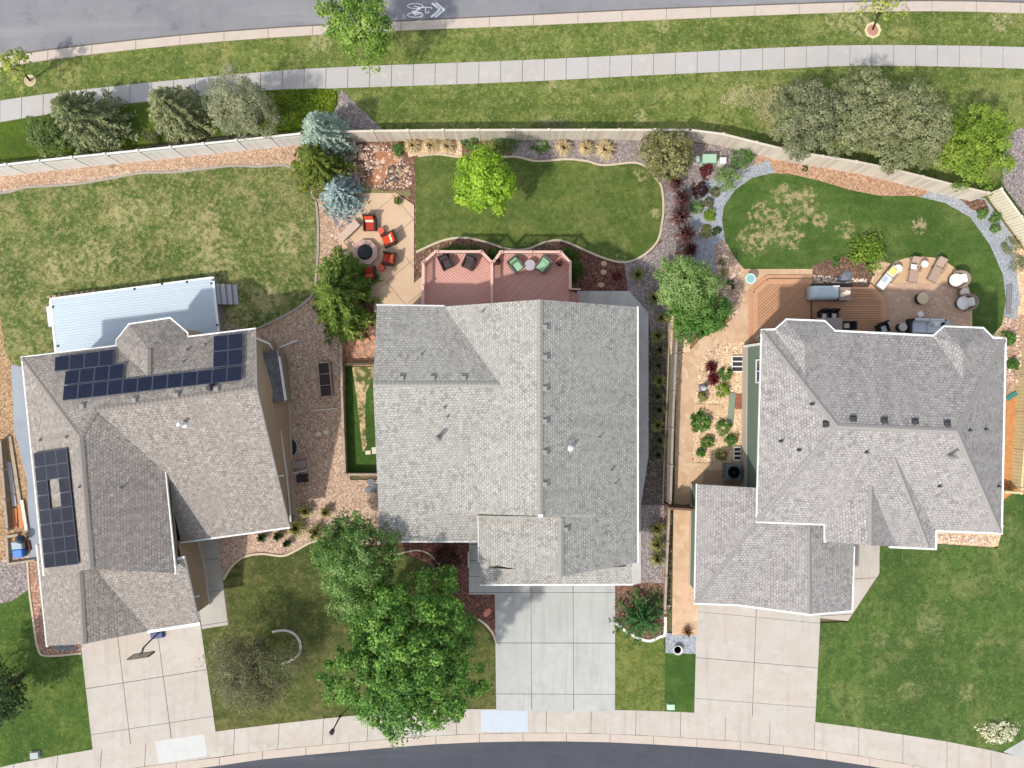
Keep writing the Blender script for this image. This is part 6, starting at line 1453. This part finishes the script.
for i, (x, y) in enumerate(rnd_in([(333, 212), (352, 214), (350, 226), (340, 236), (332, 240)], 20, 3.0, 4)): rock('brown or pink boulder behind the stone bench', x, y, random.uniform(1.2, 2.6), PINKR if i % 3 else SLATE, group='boulders behind the stone bench', seed=140 + i)
def cobbles(label, poly, n, s0, s1, mat, seed, z=.06):
    b = MB(); r = random.Random(seed)
    for x, y in rnd_in(poly, n, .9, seed):
        s = r.uniform(s0, s1) / S; c = W(x, y, z); ph = r.uniform(0, 6); b.lathe(c, [(s, -.02), (s * 1.05, s * .25), (s * .75, s * .6), (s * .25, s * .72)], 6, 0, r.uniform(.7, 1.2), r.uniform(.7, 1.2), ph)
    return tag(b.build('cobbles', mat, None), label, 'cobbles', None, 'stuff')
COBR = tex_mat('rose_cobble', srgb(204, 176, 156), [('island', 1, srgb(150, 118, 102), .1, .7, .8), ('island', 1, srgb(232, 214, 204), .75, .8, .9)], rough=.9)
COBW = tex_mat('pale_cobble', srgb(222, 206, 188), [('island', 1, srgb(176, 140, 116), .1, .8, .8)], rough=.9)
cobbles('pink rubble between the boulders of the rock garden', RG, 330, .5, 1.2, COBR, 15)
cobbles('rose coloured cobbles beside the bird bath', [(724, 240), (742, 268), (742, 300), (738, 316), (728, 318), (722, 300), (716, 262), (718, 245)], 520, .55, 1.2, COBR, 5)
cobbles('white and tan cobbles under the deck edge by the grill', [(812, 275), (840, 278), (868, 279), (866, 285), (812, 285)], 150, .7, 1.5, COBW, 6, .09)
cobbles('pale pink stones scattered on the pale gravel near the red plants', [(698, 352), (712, 344), (735, 345), (720, 365), (712, 372), (704, 378), (698, 372)], 150, .5, 1.0, COBR, 7)
cobbles('white stones along the dark gap left of the tan path', [(678, 330), (690, 332), (686, 345), (680, 362), (676, 366)], 60, .8, 1.6, COBW, 8)
cobbles('pale rubble strip below the gate beside the tan path', [(668, 512), (672, 512), (670, 610), (666, 610)], 130, .6, 1.2, tex_mat('mixed_rubble', srgb(150, 132, 118), [('island', 1, srgb(86, 74, 66), .1, .7, .8), ('island', 1, srgb(212, 200, 188), .8, .85, .9)]), 9)
cobbles('white stones along the east garage wall', [(691, 560), (696, 560), (695, 598), (690, 598)], 50, .5, 1.1, COBW, 10, .11)
cobbles('pink rubble in the front bed of the green house', [(938, 533), (996, 537), (990, 545), (938, 541)], 160, .5, 1.2, COBR, 11, .09)
cobbles('peach rubble in the right bed below the lawn arc', [(1004, 318), (1024, 318), (1024, 382), (1006, 382)], 260, .6, 1.7, COBR, 12, .07)
for i, (x, y) in enumerate(rnd_in([(346, 338), (374, 337), (374, 362), (347, 362)], 16, 6.2, 13)):
    r = random.Random(i); pts = [W(x + 3.3 * r.uniform(.75, 1.05) * math.cos(a), y + 2.9 * r.uniform(.75, 1.05) * math.sin(a), .1) for a in [2 * math.pi * k / 7 for k in range(7)]]; b = MB(); b.prism([(p.x, p.y) for p in pts], .03, .115, 0, .01); tag(b.build('flagstone', FLAG), 'rosy flagstone between the drooping conifer and the dog run', 'flagstone', 'rosy flagstones')
for x, y, l in ((604, 263.5, 'round tan stepping stone nearest the lawn edging'), (603.5, 272, 'round tan stepping stone in the middle of the brown bed'), (601, 285, 'round tan stepping stone nearest the mottled walk')):
    r = random.Random(int(x * y)); b = MB(); b.prism([(W(x + 3.4 * r.uniform(.85, 1.05) * math.cos(a), y + 2.7 * r.uniform(.85, 1.05) * math.sin(a), .1).xy) for a in [2 * math.pi * k / 9 for k in range(9)]], .05, .13, 0, .01); tag(b.build('stepping_stone', plain('step_tan', srgb(190, 156, 132), .9)), l, 'stepping stone')
for i, (x, y) in enumerate(((57, 648), (65, 649), (73, 648.5), (61, 644.5), (70, 644))):
    r = random.Random(i + 50); b = MB(); b.prism([(W(x + 4.2 * r.uniform(.8, 1.05) * math.cos(a), y + 2.4 * r.uniform(.8, 1.05) * math.sin(a), .1).xy) for a in [2 * math.pi * k / 7 for k in range(7)]], .05, .115 + i * .002, 0, .01); tag(b.build('grey_flagstone', SLATE), 'grey flagstone under the lower roof edge of the brown house', 'flagstone', 'grey flagstones')
for i, (x, y) in enumerate(((371, 482), (374, 488), (369, 490))):
    r = random.Random(i + 70); b = MB(); b.prism([(W(x + 4.5 * r.uniform(.8, 1.05) * math.cos(a), y + 4.2 * r.uniform(.8, 1.05) * math.sin(a), .1).xy) for a in [2 * math.pi * k / 7 for k in range(7)]], .05, .11 + i * .006, 0, .01); tag(b.build('slate_slab', SLATE), 'blue grey slate slab below the dog run fence', 'flagstone', 'blue grey slate slabs')
rock('flat salmon rock in the bed corner beside the middle driveway', 487.5, 612.5, 5.2, plain('salmon_rock', srgb(206, 128, 104), .9), flat=.3, stretch=1.5, seed=8)
slab_thing('wood_rail', 'short cream rail standing at the left edge of the entry walk', 'rail', 468.5, 559.5, .1, (.1, 1.0, .25), 0, F_cream, .02)
rock('small tan rock beside the spreading juniper', 658, 627.5, 2.6, SANDR, seed=9)
mr = thing('tree_ring', 'pale octagonal ring of reddish mulch round the upper right street tree', 'tree ring', W(873, 30, .1).xy.to_3d())
b = MB(); b.lathe((0, 0, .05), [(.52, 0), (.52, .06), (.4, .06), (.38, .02)], 8); b.build('ring', plain('pale_ring', srgb(206, 196, 150), .9), mr); b = MB(); b.lathe((0, 0, .06), [(.38, 0), (.25, .04), (.0, .05)], 12); b.build('mulch', plain('pink_mulch', srgb(176, 128, 112), .95), mr)
m2 = thing('tree_ring', 'small pale mulch ring at the foot of the upper left street tree', 'tree ring', W(30, 80.5, .1).xy.to_3d())
b = MB(); b.lathe((0, 0, .05), [(.38, 0), (.38, .05), (.3, .05), (.28, .02)], 10); b.build('ring', plain('sand_ring', srgb(190, 180, 140), .9), m2); b = MB(); b.lathe((0, 0, .06), [(.28, 0), (.15, .03), (.0, .04)], 12); b.build('mulch', plain('sand_mulch', srgb(180, 164, 130), .95), m2)
# ------------------------------------------------------------------ camera, light, sky
cam = bpy.data.cameras.new('camera'); co = bpy.data.objects.new('camera', cam); COL.objects.link(co)
co.location = (0, 0, H); co.rotation_euler = (0, 0, 0)
cam.sensor_width = 36; cam.lens = 36 * (S * H) / 1024; cam.clip_end = 2000
scene.camera = co
SUN = Vector((-.60, -.62, 1)).normalized()
sl = bpy.data.lights.new('sun', 'SUN'); so = bpy.data.objects.new('sun', sl); COL.objects.link(so)
sl.energy = 2.2; sl.angle = math.radians(2); sl.color = (1, .95, .88)
so.rotation_euler = SUN.to_track_quat('Z', 'Y').to_euler()
w = bpy.data.worlds.new('World'); scene.world = w; w.use_nodes = True
nt = w.node_tree
sky = nt.nodes.new('ShaderNodeTexSky'); sky.sky_type = 'NISHITA'; sky.sun_disc = False
sky.sun_elevation = math.asin(SUN.z); sky.sun_rotation = math.atan2(SUN.x, SUN.y) % (2 * math.pi)
hs = nt.nodes.new('ShaderNodeHueSaturation'); hs.inputs['Saturation'].default_value = .45   # thin high cloud whitens the sky
nt.links.new(sky.outputs[0], hs.inputs['Color']); nt.links.new(hs.outputs[0], nt.nodes['Background'].inputs[0]); nt.nodes['Background'].inputs[1].default_value = .15
vs = scene.view_settings; vs.view_transform = 'Standard'; vs.look = 'None'; vs.exposure = EXPOSURE; vs.gamma = 1
